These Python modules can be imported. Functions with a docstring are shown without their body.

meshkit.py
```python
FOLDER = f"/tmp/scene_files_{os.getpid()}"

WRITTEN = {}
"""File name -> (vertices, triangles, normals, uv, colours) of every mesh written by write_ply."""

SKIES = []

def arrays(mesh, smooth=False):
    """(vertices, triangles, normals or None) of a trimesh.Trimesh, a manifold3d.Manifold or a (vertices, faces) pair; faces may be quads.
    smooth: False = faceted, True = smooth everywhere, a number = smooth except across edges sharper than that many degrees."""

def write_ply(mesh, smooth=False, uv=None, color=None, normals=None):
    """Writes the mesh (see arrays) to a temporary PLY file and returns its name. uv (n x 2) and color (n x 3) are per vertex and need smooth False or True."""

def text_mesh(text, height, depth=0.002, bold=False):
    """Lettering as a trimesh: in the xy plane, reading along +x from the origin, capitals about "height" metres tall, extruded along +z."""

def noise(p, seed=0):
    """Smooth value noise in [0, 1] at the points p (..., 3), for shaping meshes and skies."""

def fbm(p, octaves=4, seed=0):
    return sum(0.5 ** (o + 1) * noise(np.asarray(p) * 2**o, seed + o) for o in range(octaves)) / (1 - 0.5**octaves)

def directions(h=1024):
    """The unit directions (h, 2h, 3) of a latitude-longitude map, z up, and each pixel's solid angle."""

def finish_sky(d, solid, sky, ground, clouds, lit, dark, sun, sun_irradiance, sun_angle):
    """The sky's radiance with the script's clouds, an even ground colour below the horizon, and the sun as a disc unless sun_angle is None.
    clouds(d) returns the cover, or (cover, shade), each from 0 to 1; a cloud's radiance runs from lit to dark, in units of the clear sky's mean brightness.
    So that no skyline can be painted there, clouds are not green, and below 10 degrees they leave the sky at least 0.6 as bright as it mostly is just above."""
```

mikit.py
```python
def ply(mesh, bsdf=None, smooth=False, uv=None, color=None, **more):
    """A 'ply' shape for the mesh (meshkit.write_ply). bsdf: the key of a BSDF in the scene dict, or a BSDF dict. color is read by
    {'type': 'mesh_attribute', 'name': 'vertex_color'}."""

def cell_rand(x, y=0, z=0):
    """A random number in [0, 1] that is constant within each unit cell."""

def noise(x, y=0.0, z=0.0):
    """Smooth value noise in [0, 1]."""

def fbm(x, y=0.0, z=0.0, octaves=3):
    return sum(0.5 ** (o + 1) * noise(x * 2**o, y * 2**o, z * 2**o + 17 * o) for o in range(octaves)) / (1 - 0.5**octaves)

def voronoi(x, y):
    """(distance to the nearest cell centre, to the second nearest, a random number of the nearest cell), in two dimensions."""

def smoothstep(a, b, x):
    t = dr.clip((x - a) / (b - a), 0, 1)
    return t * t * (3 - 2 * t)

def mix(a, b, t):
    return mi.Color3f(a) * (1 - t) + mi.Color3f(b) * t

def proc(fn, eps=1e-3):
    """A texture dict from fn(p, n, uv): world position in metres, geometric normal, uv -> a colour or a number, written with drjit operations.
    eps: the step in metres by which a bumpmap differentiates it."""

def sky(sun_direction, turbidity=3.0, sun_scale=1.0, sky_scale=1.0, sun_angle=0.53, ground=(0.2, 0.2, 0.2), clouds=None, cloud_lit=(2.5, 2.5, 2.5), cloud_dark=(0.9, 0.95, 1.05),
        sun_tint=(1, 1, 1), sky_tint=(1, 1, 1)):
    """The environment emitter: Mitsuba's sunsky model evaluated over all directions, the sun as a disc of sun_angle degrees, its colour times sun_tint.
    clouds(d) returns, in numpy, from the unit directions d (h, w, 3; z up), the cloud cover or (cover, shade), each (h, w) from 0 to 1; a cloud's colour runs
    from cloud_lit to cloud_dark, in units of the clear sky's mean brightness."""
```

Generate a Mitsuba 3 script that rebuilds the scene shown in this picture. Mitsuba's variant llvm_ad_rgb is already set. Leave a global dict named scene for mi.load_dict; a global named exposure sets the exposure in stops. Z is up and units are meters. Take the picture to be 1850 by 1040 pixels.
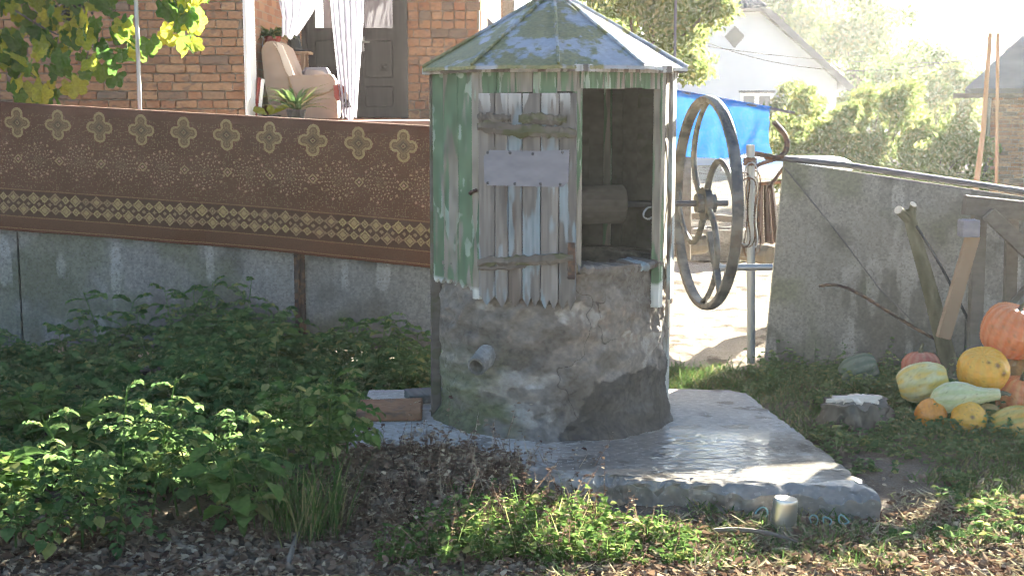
import math, numpy as np, trimesh, mitsuba as mi, mikit, meshkit, drjit as dr
from mikit import noise, fbm, voronoi, cell_rand, smoothstep, mix, proc
from shapely.geometry import Polygon
T = mi.ScalarTransform4f
rng = np.random.default_rng(11)
scene, labels = {'type': 'scene'}, {}

# ------------------------------------------------------------------ camera, sky, exposure
EYE = np.array([0.0, 0.0, 1.55]); FPX = 2400.0; PITCH = math.atan(320 / FPX)
FW = np.array([0, math.cos(PITCH), -math.sin(PITCH)]); UP = np.array([0, math.sin(PITCH), math.cos(PITCH)])
scene['camera'] = {'type': 'perspective', 'fov': 2 * math.degrees(math.atan(925 / FPX)), 'fov_axis': 'x', 'near_clip': 0.05, 'far_clip': 3000.0,
                   'medium': {'type': 'ref', 'id': 'air'}, 'to_world': T().look_at(origin=EYE.tolist(), target=(EYE + FW).tolist(), up=[0, 0, 1])}
AZ, EL = math.radians(31), math.radians(19)
SUN = [math.sin(AZ) * math.cos(EL), math.cos(AZ) * math.cos(EL), math.sin(EL)]
scene['air'] = {'type': 'homogeneous', 'albedo': {'type': 'rgb', 'value': [.92, .95, .97]}, 'sigma_t': .0005,
                'phase': {'type': 'hg', 'g': .55}}
scene['sky'] = mikit.sky(SUN, turbidity=3.0, sun_scale=3.6, sky_scale=.62, sun_tint=(.78, 1.0, 1.46), sky_tint=(.99, .98, 1.07))
exposure = 4.35


def ray(px, py):
    return FW + (px - 925) / FPX * np.array([1.0, 0, 0]) + (520 - py) / FPX * UP


def at(px, py, Y):                       # the point of the place seen at a pixel of the 1850 x 1040 photograph, at distance Y along the yard
    d = ray(px, py)
    return EYE + d * (Y / d[1])


def on(px, py, z=0.0):                   # the same at a height
    d = ray(px, py)
    return EYE + d * ((z - EYE[2]) / d[2])


# ------------------------------------------------------------------ materials
def C(*a):
    return list(a)


def rgb(c):
    return {'type': 'rgb', 'value': list(c)}


def mat(name, color, rough=0.7, metallic=0.0, bump=None, bscale=0.01, spec=0.4, **kw):
    b = {'type': 'principled', 'base_color': color if isinstance(color, dict) else rgb(color),
         'roughness': rough, 'metallic': metallic, 'specular': spec, **kw}
    if bump is not None:
        b = {'type': 'bumpmap', 'arbitrary': bump, 'scale': bscale, 'bsdf': b}
    scene[name] = {'type': 'twosided', 'bsdf': b}


def leafmat(name, color, trans=1.0, rough=0.5):
    scene[name] = {'type': 'principledthin', 'base_color': color if isinstance(color, dict) else rgb(color), 'roughness': rough,
                   'diff_trans': trans, 'eta': 1.35 if rough < .65 else 1.12}


def f_soil(p, n, uv):
    a = fbm(p.x * 2.1, p.y * 2.1, 0, 4)
    b = noise(p.x * 37, p.y * 37, p.z * 20)
    g = noise(p.x * 160, p.y * 160, 0)
    c = mix(C(.055, .041, .032), C(.15, .117, .09), smoothstep(.3, .7, a))
    c = mix(c, C(.17, .14, .11), .55 * smoothstep(.55, .9, b))
    yard = smoothstep(8.6, 9.2, p.y + .5 * fbm(p.x * 3, p.y * 3, 5, 3))
    dust = mix(C(.27, .225, .175), C(.42, .36, .285), fbm(p.x * 1.2, p.y * 1.2, 3, 4))
    dust = mix(dust, C(.15, .12, .09), smoothstep(.62, .72, fbm(p.x * 5, p.y * 5, 9, 4)))
    c = mix(c, dust, yard)
    return c * (.75 + .5 * g)


def f_soilb(p, n, uv):
    return fbm(p.x * 14, p.y * 14, 0, 4) + .25 * noise(p.x * 150, p.y * 150, 0)


mat('m_soil', proc(f_soil), .95, bump=proc(f_soilb, 4e-3), bscale=.03, spec=.15)


def wetness(p):
    w = fbm(p.x * 3.1, p.y * 3.1, 4, 4)
    region = smoothstep(7.05, 6.55, p.y + .35 * p.x + .3 * (w - .5)) * smoothstep(.0, .45, p.x + .35 * (w - .5))
    return region * smoothstep(.25, .42, w + .2 * noise(p.x * 22, p.y * 22, 0))


def f_slab(p, n, uv):
    a = fbm(p.x * 3.3, p.y * 3.3, p.z * 3, 4)
    g = fbm(p.x * 45, p.y * 45, p.z * 45, 3)
    c = mix(C(.28, .255, .225), C(.40, .37, .33), a)
    c = mix(c, C(.15, .13, .11), .8 * smoothstep(.6, .72, fbm(p.x * 7, p.y * 7, p.z * 9 + 3, 4)))
    c = c * (.72 + .55 * g)
    c = mix(c, C(.5, .48, .45), .5 * smoothstep(.76, .8, noise(p.x * 60, p.y * 60, p.z * 60)))
    return c * (1 - .42 * wetness(p))


def f_slabr(p, n, uv):
    return .85 - .72 * wetness(p)


def f_slabb(p, n, uv):
    w = wetness(p)
    rip = fbm(p.x * 16 + 3 * noise(p.x * 4, p.y * 4), p.y * 34, p.z * 30, 3)
    return (.35 + .75 * w * smoothstep(1.15, .45, p.x + .5 * (p.y - 6))) * rip + .3 * fbm(p.x * 70, p.y * 70, p.z * 70, 2) * (1 - .75 * w)


mat('m_slab', proc(f_slab), proc(f_slabr), bump=proc(f_slabb, 3e-3), bscale=.011, spec=.55)


def f_plaster(p, n, uv):
    x, y, z = p.x, p.y, p.z
    q = x * 1.0 + y * .6
    a = fbm(q * 4.0, z * 4.0, y * 2, 4)
    b = fbm(q * 9 + 7, z * 9, 2, 4)
    g = fbm(q * 60, z * 60, y * 40, 3)
    c = mix(C(.165, .143, .122), C(.225, .195, .167), smoothstep(.3, .7, a))
    c = mix(c, C(.225, .165, .125), .5 * smoothstep(.52, .62, b) * smoothstep(.3, .55, z))
    c = mix(c, C(.36, .325, .285), .75 * smoothstep(.62, .69, fbm(q * 6 + 31, z * 7, 6, 4)))
    c = mix(c, C(.115, .10, .085), .7 * smoothstep(.55, .68, fbm(q * 5 + 11, z * 8, 8, 4)))
    ridge = dr.abs(fbm(q * 3.4 + 2, z * 3.4, 12, 4) - .5)
    c = mix(c, C(.045, .038, .032), .6 * (1 - smoothstep(.002, .007, ridge)) * smoothstep(.56, .66, noise(q * 2, z * 2, 44)))
    moss = smoothstep(.12, -.12, x + .5 * (a - .5)) * smoothstep(.55, .15, z + .35 * (b - .5))
    c = mix(c, C(.13, .145, .052), .75 * moss * smoothstep(.3, .6, b))
    damp = smoothstep(.03, .0, z - dr.clip((x - .17) * .85, 0, .27) - .22 * (b - .5)) * smoothstep(.12, .2, x)
    c = mix(c, C(.05, .046, .04), .8 * damp)
    c = c * (.75 + .5 * fbm(q * 22, z * 22, y * 9, 3))
    return c * (.6 + .8 * g)


def f_plasterb(p, n, uv):
    q = p.x + p.y * .6
    b = fbm(q * 9 + 7, p.z * 9, 2, 4)
    ridge = dr.abs(fbm(q * 3.4 + 2, p.z * 3.4, 12, 4) - .5)
    return .5 * smoothstep(.55, .6, b) + .3 * fbm(q * 50, p.z * 50, p.y * 30, 3) - .3 * (1 - smoothstep(.002, .008, ridge)) - .25 * smoothstep(.57, .66, fbm(q * 5 + 11, p.z * 8, 8, 4))


mat('m_plaster', proc(f_plaster), .9, bump=proc(f_plasterb, 2e-3), bscale=.014, spec=.25)


def grain(p, r):
    a = p.x * .8 + p.y * .6
    return fbm(a * 55 + r * 91, p.z * 2.6 + r * 37, r * 13, 4)


def f_greenwood(p, n, uv):
    r = uv.x
    a = p.x * .8 + p.y * .6
    g = grain(p, r)
    wood = mix(C(.17, .15, .12), C(.36, .325, .27), g)
    flake = .55 * fbm(a * 85 + r * 50, p.z * 1.7 + r * 9, 1, 3) + .45 * fbm(a * 26 + r * 31, p.z * 3.1, 6, 4)
    paint = mix(C(.085, .15, .085), C(.17, .235, .14), fbm(a * 8, p.z * 3, r * 9, 3))
    paint = mix(paint, C(.45, .5, .42), .5 * smoothstep(.62, .68, fbm(a * 60, p.z * 9, 4, 3)))
    c = mix(wood, paint, smoothstep(.455, .52, flake))
    c = mix(c, C(.55, .55, .5), smoothstep(.74, .715, p.z + .02 * noise(a * 30, 0, 5)) * smoothstep(.40, .5, flake + .06))
    return c * (.8 + .4 * noise(a * 160, p.z * 14, 2))


def f_woodb(p, n, uv):
    a = p.x * .8 + p.y * .6
    return grain(p, uv.x) + .6 * smoothstep(.455, .52, .55 * fbm(a * 85 + uv.x * 50, p.z * 1.7 + uv.x * 9, 1, 3) + .45 * fbm(a * 26 + uv.x * 31, p.z * 3.1, 6, 4))


mat('m_greenwood', proc(f_greenwood), .75, bump=proc(f_woodb, 2e-3), bscale=.004, spec=.3)


def f_doorwood(p, n, uv):
    r = uv.x
    a = p.x * .8 + p.y * .6
    g = grain(p, r)
    c = mix(C(.11, .097, .087), C(.27, .245, .22), g) * (.8 + .35 * r)
    c = mix(c, C(.1, .065, .045), .6 * smoothstep(.6, .7, fbm(a * 20 + r * 7, p.z * 2, 9, 3)))
    top = smoothstep(1.52, 1.62, p.z)
    white = smoothstep(.47, .52, fbm(a * 30 + r * 20, p.z * 3.5, 5, 3) + .1 * top - .05)
    c = mix(c, C(.5, .5, .48), .75 * white * top)
    blue = smoothstep(.56, .66, fbm(a * 22 + r * 33, p.z * 3.2 + r * 11, 7, 4) + .06 * smoothstep(.85, .7, p.z))
    c = mix(c, mix(C(.22, .32, .37), C(.33, .39, .42), noise(a * 40, p.z * 8, 3)), .6 * blue * (1 - top))
    return c * (.8 + .4 * noise(a * 150, p.z * 12, 2))


mat('m_doorwood', proc(f_doorwood), .8, bump=proc(f_woodb, 2e-3), bscale=.004, spec=.3)


def f_oldwood(p, n, uv):
    g = fbm(p.x * 30 + uv.x * 51, p.y * 30, p.z * 30 + uv.x * 17, 4)
    s = fbm(p.x * 6 + uv.x * 9, p.y * 6, p.z * 26, 3)
    c = mix(C(.07, .058, .048), C(.21, .18, .15), .5 * g + .5 * s)
    return mix(c, C(.085, .095, .035), .7 * smoothstep(.52, .62, fbm(p.x * 9, p.y * 9, p.z * 12 + uv.x * 7, 3)) * uv.y)


mat('m_oldwood', proc(f_oldwood), .85, bump=proc(lambda p, n, uv: fbm(p.x * 40, p.y * 40, p.z * 70, 3), 2e-3), bscale=.006, spec=.25)


def f_roof(p, n, uv):
    x, y, z = p.x - .21, p.y - 6.76, p.z
    a = fbm(p.x * 7, p.y * 7, p.z * 7, 4)
    g = fbm(p.x * 50, p.y * 50, p.z * 50, 3)
    c = mix(C(.24, .265, .30), C(.36, .385, .42), a) * (.8 + .4 * g)
    c = mix(c, C(.14, .15, .165), .5 * smoothstep(.6, .7, fbm(p.x * 4 + 9, p.y * 4, p.z * 15, 4)))
    m = fbm(p.x * 8 + 3, p.y * 8, p.z * 8, 4)
    m = .45 * m + .3 * fbm(p.x * 3 + 1, p.y * 3, p.z * 2.2, 3) + .25 * fbm(p.x * 34, p.y * 34, p.z * 20, 3)
    cover = smoothstep(.5, .6, m + .09 - .10 * smoothstep(.0, .3, x))
    c = mix(c, mix(C(.12, .12, .025), C(.25, .215, .05), noise(p.x * 90, p.y * 90, p.z * 90)), .85 * cover)
    return c


mat('m_roof', proc(f_roof), .42, metallic=.2, bump=proc(lambda p, n, uv: fbm(p.x * 9, p.y * 9, p.z * 9, 3) + .12 * noise(p.x * 80, p.y * 80, p.z * 80), 4e-3), bscale=.012)


def f_panel(p, n, uv):
    q = p.x + .3 * p.y
    a = fbm(q * 1.7, p.z * 1.7, uv.x * 9, 4)
    st = fbm(q * 11, p.z * .9, uv.x * 5, 4)
    g = fbm(q * 70, p.z * 70, 3, 2)
    c = mix(C(.165, .158, .145), C(.265, .255, .235), .8 * a + .2 * st)
    c = mix(c, C(.12, .113, .10), .35 * smoothstep(.56, .7, st))
    c = mix(c, C(.105, .10, .085), .7 * smoothstep(.50, .62, fbm(q * 2.6 + 5, p.z * 2.6, 21, 5) + .22 * smoothstep(.75, -.1, p.z) - .1))
    c = mix(c, C(.13, .14, .085), .6 * smoothstep(.5, .66, fbm(q * 3 + 9, p.z * 2.5, 7, 4)))
    c = mix(c, C(.42, .41, .385), .35 * smoothstep(.66, .76, fbm(q * 8, p.z * 2, 13, 3)))
    c = mix(c, C(.14, .13, .12), .5 * smoothstep(.74, .8, noise(q * 95, p.z * 95, 5)))
    return c * (.72 + .56 * g)


mat('m_panel', proc(f_panel), .9, bump=proc(lambda p, n, uv: fbm(p.x * 30 + p.y * 9, p.z * 30, 0, 4), 3e-3), bscale=.006, spec=.25)


def f_carpet(p, n, uv):
    u, v = uv.x, uv.y
    P = .300
    def rep(x, per):
        return (x / per - dr.floor(x / per) - .5) * per
    wv = 1.05 + .6 * noise(u * 420, v * 420, 1)
    bg = mix(C(.082, .034, .021), C(.115, .050, .031), fbm(u * 6, v * 6, 2, 3))
    tan, dark, pink = C(.255, .175, .085), C(.045, .024, .018), C(.33, .18, .13)
    c = bg
    sp = cell_rand(dr.floor(u * 95), dr.floor(v * 95), 3)
    du_, dv_ = rep(u, 1 / 95.), rep(v, 1 / 95.)
    field = smoothstep(.05, .06, v) * smoothstep(.585, .575, v)
    spk = dr.select((sp > .70) & (dr.abs(du_) + dr.abs(dv_) < .0046), 1.0, 0.0)
    c = mix(c, mix(tan, C(.13, .09, .06), cell_rand(dr.floor(u * 95), dr.floor(v * 95), 9)), .7 * spk * field)
    # medallion rings of dots between the flowers
    mu, mv = rep(u + .5 * P, P), v - .375
    r = dr.sqrt(mu * mu + mv * mv)
    th = dr.atan2(mv, mu)
    for R, N, S in ((.118, 16, .0105), (.098, 20, .005), (.078, 18, .0065), (.055, 12, .006), (.034, 8, .006)):
        ang = (th * (N / (2 * math.pi)))
        da = (ang - dr.floor(ang) - .5) * (2 * math.pi / N) * R
        on_ = dr.abs(da) + dr.abs(r - R - .008 * dr.sin(th * 4)) < S
        k = cell_rand(dr.floor(ang), dr.floor(u / P), R * 1000)
        c = mix(c, mix(tan, pink, k), dr.select(on_ & (k > .15), .9, 0.0))
    c = mix(c, C(.16, .105, .055), dr.select((r < .04) & (dr.sin(mu * 300) * dr.sin(mv * 300) > .15), .7, 0.0))
    # small diamonds
    d = dr.abs(rep(u, P)) + dr.abs(v - .375)
    c = mix(c, tan, dr.select(d < .034, .9, 0.0)); c = mix(c, dark, dr.select(d < .021, .8, 0.0)); c = mix(c, pink, dr.select(d < .011, .9, 0.0))
    # big four-lobed flowers
    fu, fv = rep(u, P), v - .125
    def quat(s):
        au, av = dr.abs(fu) / 1.18, dr.abs(fv) / 1.18
        l1 = dr.sqrt(dr.square(au - .046) + av * av) - .030 * s
        l2 = dr.sqrt(au * au + dr.square(av - .052)) - .032 * s
        return dr.minimum(dr.minimum(l1, l2), au + av - .066 * s)
    q = quat(1.0)
    tail = (dr.abs(fu) * 1.6 + (fv - .07)) < .045
    c = mix(c, C(.17, .12, .06), dr.select(tail & (fv > .05), .8, 0.0))
    c = mix(c, tan, dr.select(q < .004, .95, 0.0))
    c = mix(c, C(.115, .066, .036), dr.select(q < -.010, .9, 0.0))
    c = mix(c, C(.20, .13, .06), dr.select((q < -.019) & (q > -.024), .8, 0.0))
    cd = dr.abs(fu) + dr.abs(fv)
    c = mix(c, dark, dr.select(cd < .03, .6, 0.0)); c = mix(c, tan, dr.select(cd < .018, .7, 0.0)); c = mix(c, C(.1, .04, .03), dr.select(cd < .009, 1.0, 0.0))
    # border
    band = dr.select((v > .60) & (v < .775), 1.0, 0.0)
    c = mix(c, C(.050, .026, .019), .6 * band)
    for v0, off in ((.645, 0.0), (.725, .075)):
        iu = dr.floor((u + off) / .075)
        ru = rep(u + off, .075)
        dd = dr.abs(ru) + dr.abs(v - v0)
        k = cell_rand(iu, v0 * 50, 2)
        size = .030 + .014 * (iu - 2 * dr.floor(iu / 2))
        c = mix(c, mix(C(.2, .12, .07), C(.31, .225, .10), k), dr.select((dd < size), .9, 0.0))
        c = mix(c, dark, dr.select(dd < size - .013, .55, 0.0)); c = mix(c, tan, dr.select(dd < size - .022, 1.0, 0.0))
        c = mix(c, C(.2, .12, .07), dr.select((dr.abs(rep(u + off + .0375, .075)) + dr.abs(v - v0 - .0) < .011), .9, 0.0) * band)
    dm = dr.abs(rep(u + .0375, .075)) + dr.abs(v - .685)
    c = mix(c, C(.22, .14, .08), dr.select(dm < .015, .9, 0.0))
    for v0 in (.592, .782, .865):
        c = mix(c, C(.19, .105, .05), dr.select(dr.abs(v - v0) < .0035, .8, 0.0))
    c = mix(c, C(.095, .042, .024), dr.select(v > .79, .7, 0.0) * dr.select(v < .86, 1.0, 0.0))
    return c * wv


mat('m_carpet', proc(f_carpet), .95, bump=proc(lambda p, n, uv: noise(uv.x * 300, uv.y * 300, 0), 1.5e-3), bscale=.003, spec=.1, sheen=.3)


def f_brick(p, n, uv):
    g = fbm(p.x * 40, p.y * 40, p.z * 40, 3)
    c = mix(C(.28, .135, .075), C(.36, .215, .125), uv.x)
    c = mix(c, C(.19, .13, .095), smoothstep(.72, .95, uv.y))
    c = mix(c, C(.13, .1, .085), .6 * smoothstep(.58, .7, fbm(p.x * 16, p.y * 16, p.z * 22 + uv.x * 7, 3)))
    return c * (.7 + .6 * g)


mat('m_brick', proc(f_brick), .9, bump=proc(lambda p, n, uv: fbm(p.x * 60, p.y * 60, p.z * 60, 3), 3e-3), bscale=.006, spec=.2)


def f_mortar(p, n, uv):
    return mix(C(.17, .145, .115), C(.3, .265, .22), fbm(p.x * 20, p.y * 20, p.z * 20, 3))


mat('m_mortar', proc(f_mortar), .95, spec=.1)


def f_farbrick(p, n, uv):
    q = p.x + p.y
    row = dr.floor(p.z / .077)
    s = q / .26 + .5 * (row - 2 * dr.floor(row / 2))
    j = dr.maximum(smoothstep(.46, .49, dr.abs(s - dr.floor(s) - .5)), smoothstep(.42, .47, dr.abs(p.z / .077 - row - .5)))
    return mix(mix(C(.26, .12, .07), C(.36, .2, .12), cell_rand(dr.floor(s), row, 3)), C(.25, .22, .18), j)


mat('m_farbrick', proc(f_farbrick), .9, spec=.2)


def f_rust(p, n, uv):
    a = fbm(p.x * 30, p.y * 30, p.z * 30, 4)
    return mix(C(.07, .05, .042), C(.16, .085, .05), smoothstep(.4, .65, a))


mat('m_rust', proc(f_rust), .75, metallic=.2, bump=proc(lambda p, n, uv: fbm(p.x * 60, p.y * 60, p.z * 60, 3), 2e-3), bscale=.004)


def f_wheel(p, n, uv):
    a = fbm(p.x * 14, p.y * 14, p.z * 14, 4)
    c = mix(C(.18, .172, .158), C(.09, .09, .09), smoothstep(.35, .65, a))
    return mix(c, C(.16, .11, .08), .35 * smoothstep(.56, .66, fbm(p.x * 25, p.y * 25, p.z * 25 + 5, 3)))


mat('m_wheel', proc(f_wheel), .5, metallic=.55, bump=proc(lambda p, n, uv: fbm(p.x * 70, p.y * 70, p.z * 70, 3), 2e-3), bscale=.003)
mat('m_steel', (.33, .34, .34), .42, metallic=.7)
mat('m_darksteel', (.12, .115, .12), .5, metallic=.5)
mat('m_sheet', proc(lambda p, n, uv: mix(C(.17, .17, .195), C(.27, .265, .295), fbm(p.x * 18, p.y * 18, p.z * 30, 4))), .6, metallic=.3)
mat('m_whitepaint', (.78, .76, .72), .6)
mat('m_dust_black', (.02, .02, .022), .6)
mat('m_doorpaint', proc(lambda p, n, uv: mix(C(.028, .022, .026), C(.06, .048, .05), fbm(p.x * 30, p.z * 3, 1, 3))), .45)
mat('m_redpaint', (.27, .045, .035), .5)
mat('m_beige', proc(lambda p, n, uv: mix(C(.32, .235, .18), C(.41, .31, .245), fbm(p.x * 9, p.y * 9, p.z * 9, 3))), .9, sheen=.5)
mat('m_beigelight', (.66, .58, .5), .85)
mat('m_cord', (.28, .19, .12), .8)
mat('m_floor', proc(lambda p, n, uv: mix(C(.2, .11, .085), C(.3, .19, .15), fbm(p.x * 7, p.y * 7, p.z * 7, 3))), .8)
mat('m_vc', {'type': 'mesh_attribute', 'name': 'vertex_color'}, .42, spec=.45)
mat('m_vcrough', {'type': 'mesh_attribute', 'name': 'vertex_color'}, .9, spec=.2)
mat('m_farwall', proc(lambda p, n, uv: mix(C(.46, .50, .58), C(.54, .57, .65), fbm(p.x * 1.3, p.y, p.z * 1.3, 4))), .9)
mat('m_slate', proc(lambda p, n, uv: mix(C(.10, .105, .125), C(.17, .17, .19), fbm(p.x * 3, p.y * 3, p.z * 6, 3))), .8)
mat('m_bark', proc(lambda p, n, uv: mix(C(.055, .045, .036), C(.15, .13, .1), fbm(p.x * 26, p.y * 26, p.z * 9, 4))), .95, bump=proc(lambda p, n, uv: fbm(p.x * 40, p.y * 40, p.z * 14, 3), 3e-3), bscale=.02)
mat('m_cutwood', proc(lambda p, n, uv: mix(C(.5, .44, .35), C(.68, .62, .52), fbm(p.x * 40, p.y * 40, p.z * 40, 3))), .85)
mat('m_leafbark', proc(lambda p, n, uv: mix(C(.06, .06, .028), C(.15, .135, .085), fbm(p.x * 22, p.y * 22, p.z * 12, 4))), .9)
mat('m_plasticwhite', (.8, .8, .8), .35)
mat('m_teal', (.22, .36, .33), .45)
leafmat('m_curtain', (.47, .47, .53), .7, .8)
leafmat('m_tarp', proc(lambda p, n, uv: mix(C(.03, .13, .40), C(.055, .19, .50), fbm(p.x * 5, p.y * 5, p.z * 7, 3))), .30, .45)
scene['m_glass'] = {'type': 'thindielectric', 'int_ior': 1.5}


def leaf_color(dark, mid, hot, cut=.75):
    def f(p, n, uv):
        c = mix(dark, mid, uv.x)
        return mix(c, hot, smoothstep(cut, 1.0, uv.y)) * (.8 + .4 * noise(p.x * 80, p.y * 80, p.z * 80))
    return proc(f)


leafmat('m_weed', leaf_color(C(.06, .125, .045), C(.155, .235, .085), C(.29, .30, .10), .76), 1.0)
leafmat('m_cover', leaf_color(C(.07, .14, .04), C(.15, .23, .06), C(.34, .33, .13), .75), .9)
leafmat('m_vine', leaf_color(C(.06, .13, .03), C(.14, .23, .035), C(.42, .40, .05), .55), 1.05)
leafmat('m_tree', leaf_color(C(.10, .15, .045), C(.2, .25, .08), C(.36, .34, .12), .6), 1.1)
leafmat('m_treedark', leaf_color(C(.06, .11, .035), C(.13, .19, .06), C(.24, .26, .09), .7), 1.0)
leafmat('m_grass', leaf_color(C(.05, .105, .03), C(.11, .18, .05), C(.33, .28, .13), .62), .7)
leafmat('m_dry', leaf_color(C(.085, .048, .036), C(.225, .15, .10), C(.46, .37, .26), .7), .35, .85)

leafmat('m_straw', leaf_color(C(.26, .21, .13), C(.42, .37, .25), C(.22, .26, .10), .8), .5, .8)


# ------------------------------------------------------------------ mesh helpers
def put(key, mesh, bsdf, smooth=False, r=None, uv=None, color=None):
    n = 0
    base = key
    while key in scene:
        n += 1
        key = f'{base}_{n:03d}'
    if r is not None:
        v = mesh.vertices if hasattr(mesh, 'vertices') else mesh[0]
        r = (r, rng.random()) if np.isscalar(r) else r
        uv = np.tile(np.asarray(r, float), (len(v), 1))
        smooth = bool(smooth)
    scene[key] = mikit.ply(mesh, bsdf, smooth=smooth, uv=uv, color=color)
    return key


def tag(key, label, category=None, group=None, kind=None):
    labels[key] = {'label': label}
    if category: labels[key]['category'] = category
    if group: labels[key]['group'] = group
    if kind: labels[key]['kind'] = kind


def join(ms):
    return trimesh.util.concatenate(ms)


def box(lo, hi, jit=0.0):
    m = trimesh.creation.box(bounds=[np.minimum(lo, hi), np.maximum(lo, hi)])
    if jit:
        m.vertices += rng.normal(0, jit, m.vertices.shape)
    return m


def bevel_box(sx, sy, sz, b=.004, jit=0.0):
    pts = []
    for x in (-1, 1):
        for y in (-1, 1):
            for z in (-1, 1):
                c = np.array([x * sx / 2, y * sy / 2, z * sz / 2])
                for k in range(3):
                    o = np.array([x, y, z]) * -b
                    o[k] = 0
                    pts.append(c + o)
    m = trimesh.convex.convex_hull(np.array(pts))
    if jit:
        m.vertices += rng.normal(0, jit, m.vertices.shape)
    return m


def frame(o, x, y, z):
    M = np.eye(4)
    M[:3, 0], M[:3, 1], M[:3, 2], M[:3, 3] = x, y, z, o
    return M


def unit(v):
    v = np.asarray(v, float)
    return v / np.maximum(np.linalg.norm(v, axis=-1, keepdims=True), 1e-12)


def tube(pts, rad, n=8, cap=True):
    pts = np.asarray(pts, float)
    rad = np.broadcast_to(np.asarray(rad, float), (len(pts),))
    t = unit(np.gradient(pts, axis=0))
    a = np.array([0, 0, 1.0]) if abs(t[0][2]) < .9 else np.array([1.0, 0, 0])
    V = []
    x = unit(np.cross(t[0], a))
    for k in range(len(pts)):
        x = unit(x - t[k] * np.dot(x, t[k]))
        y = np.cross(t[k], x)
        th = np.arange(n) * 2 * math.pi / n
        V.append(pts[k] + rad[k] * (np.cos(th)[:, None] * x + np.sin(th)[:, None] * y))
    V = np.vstack(V)
    F = []
    for k in range(len(pts) - 1):
        for i in range(n):
            j = (i + 1) % n
            F += [[k * n + i, k * n + j, (k + 1) * n + j], [k * n + i, (k + 1) * n + j, (k + 1) * n + i]]
    if cap:
        V = np.vstack([V, pts[:1], pts[-1:]])
        c0, c1 = len(V) - 2, len(V) - 1
        for i in range(n):
            j = (i + 1) % n
            F += [[c0, j, i], [c1, (len(pts) - 1) * n + i, (len(pts) - 1) * n + j]]
    return trimesh.Trimesh(V, np.array(F), process=False)


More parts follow.
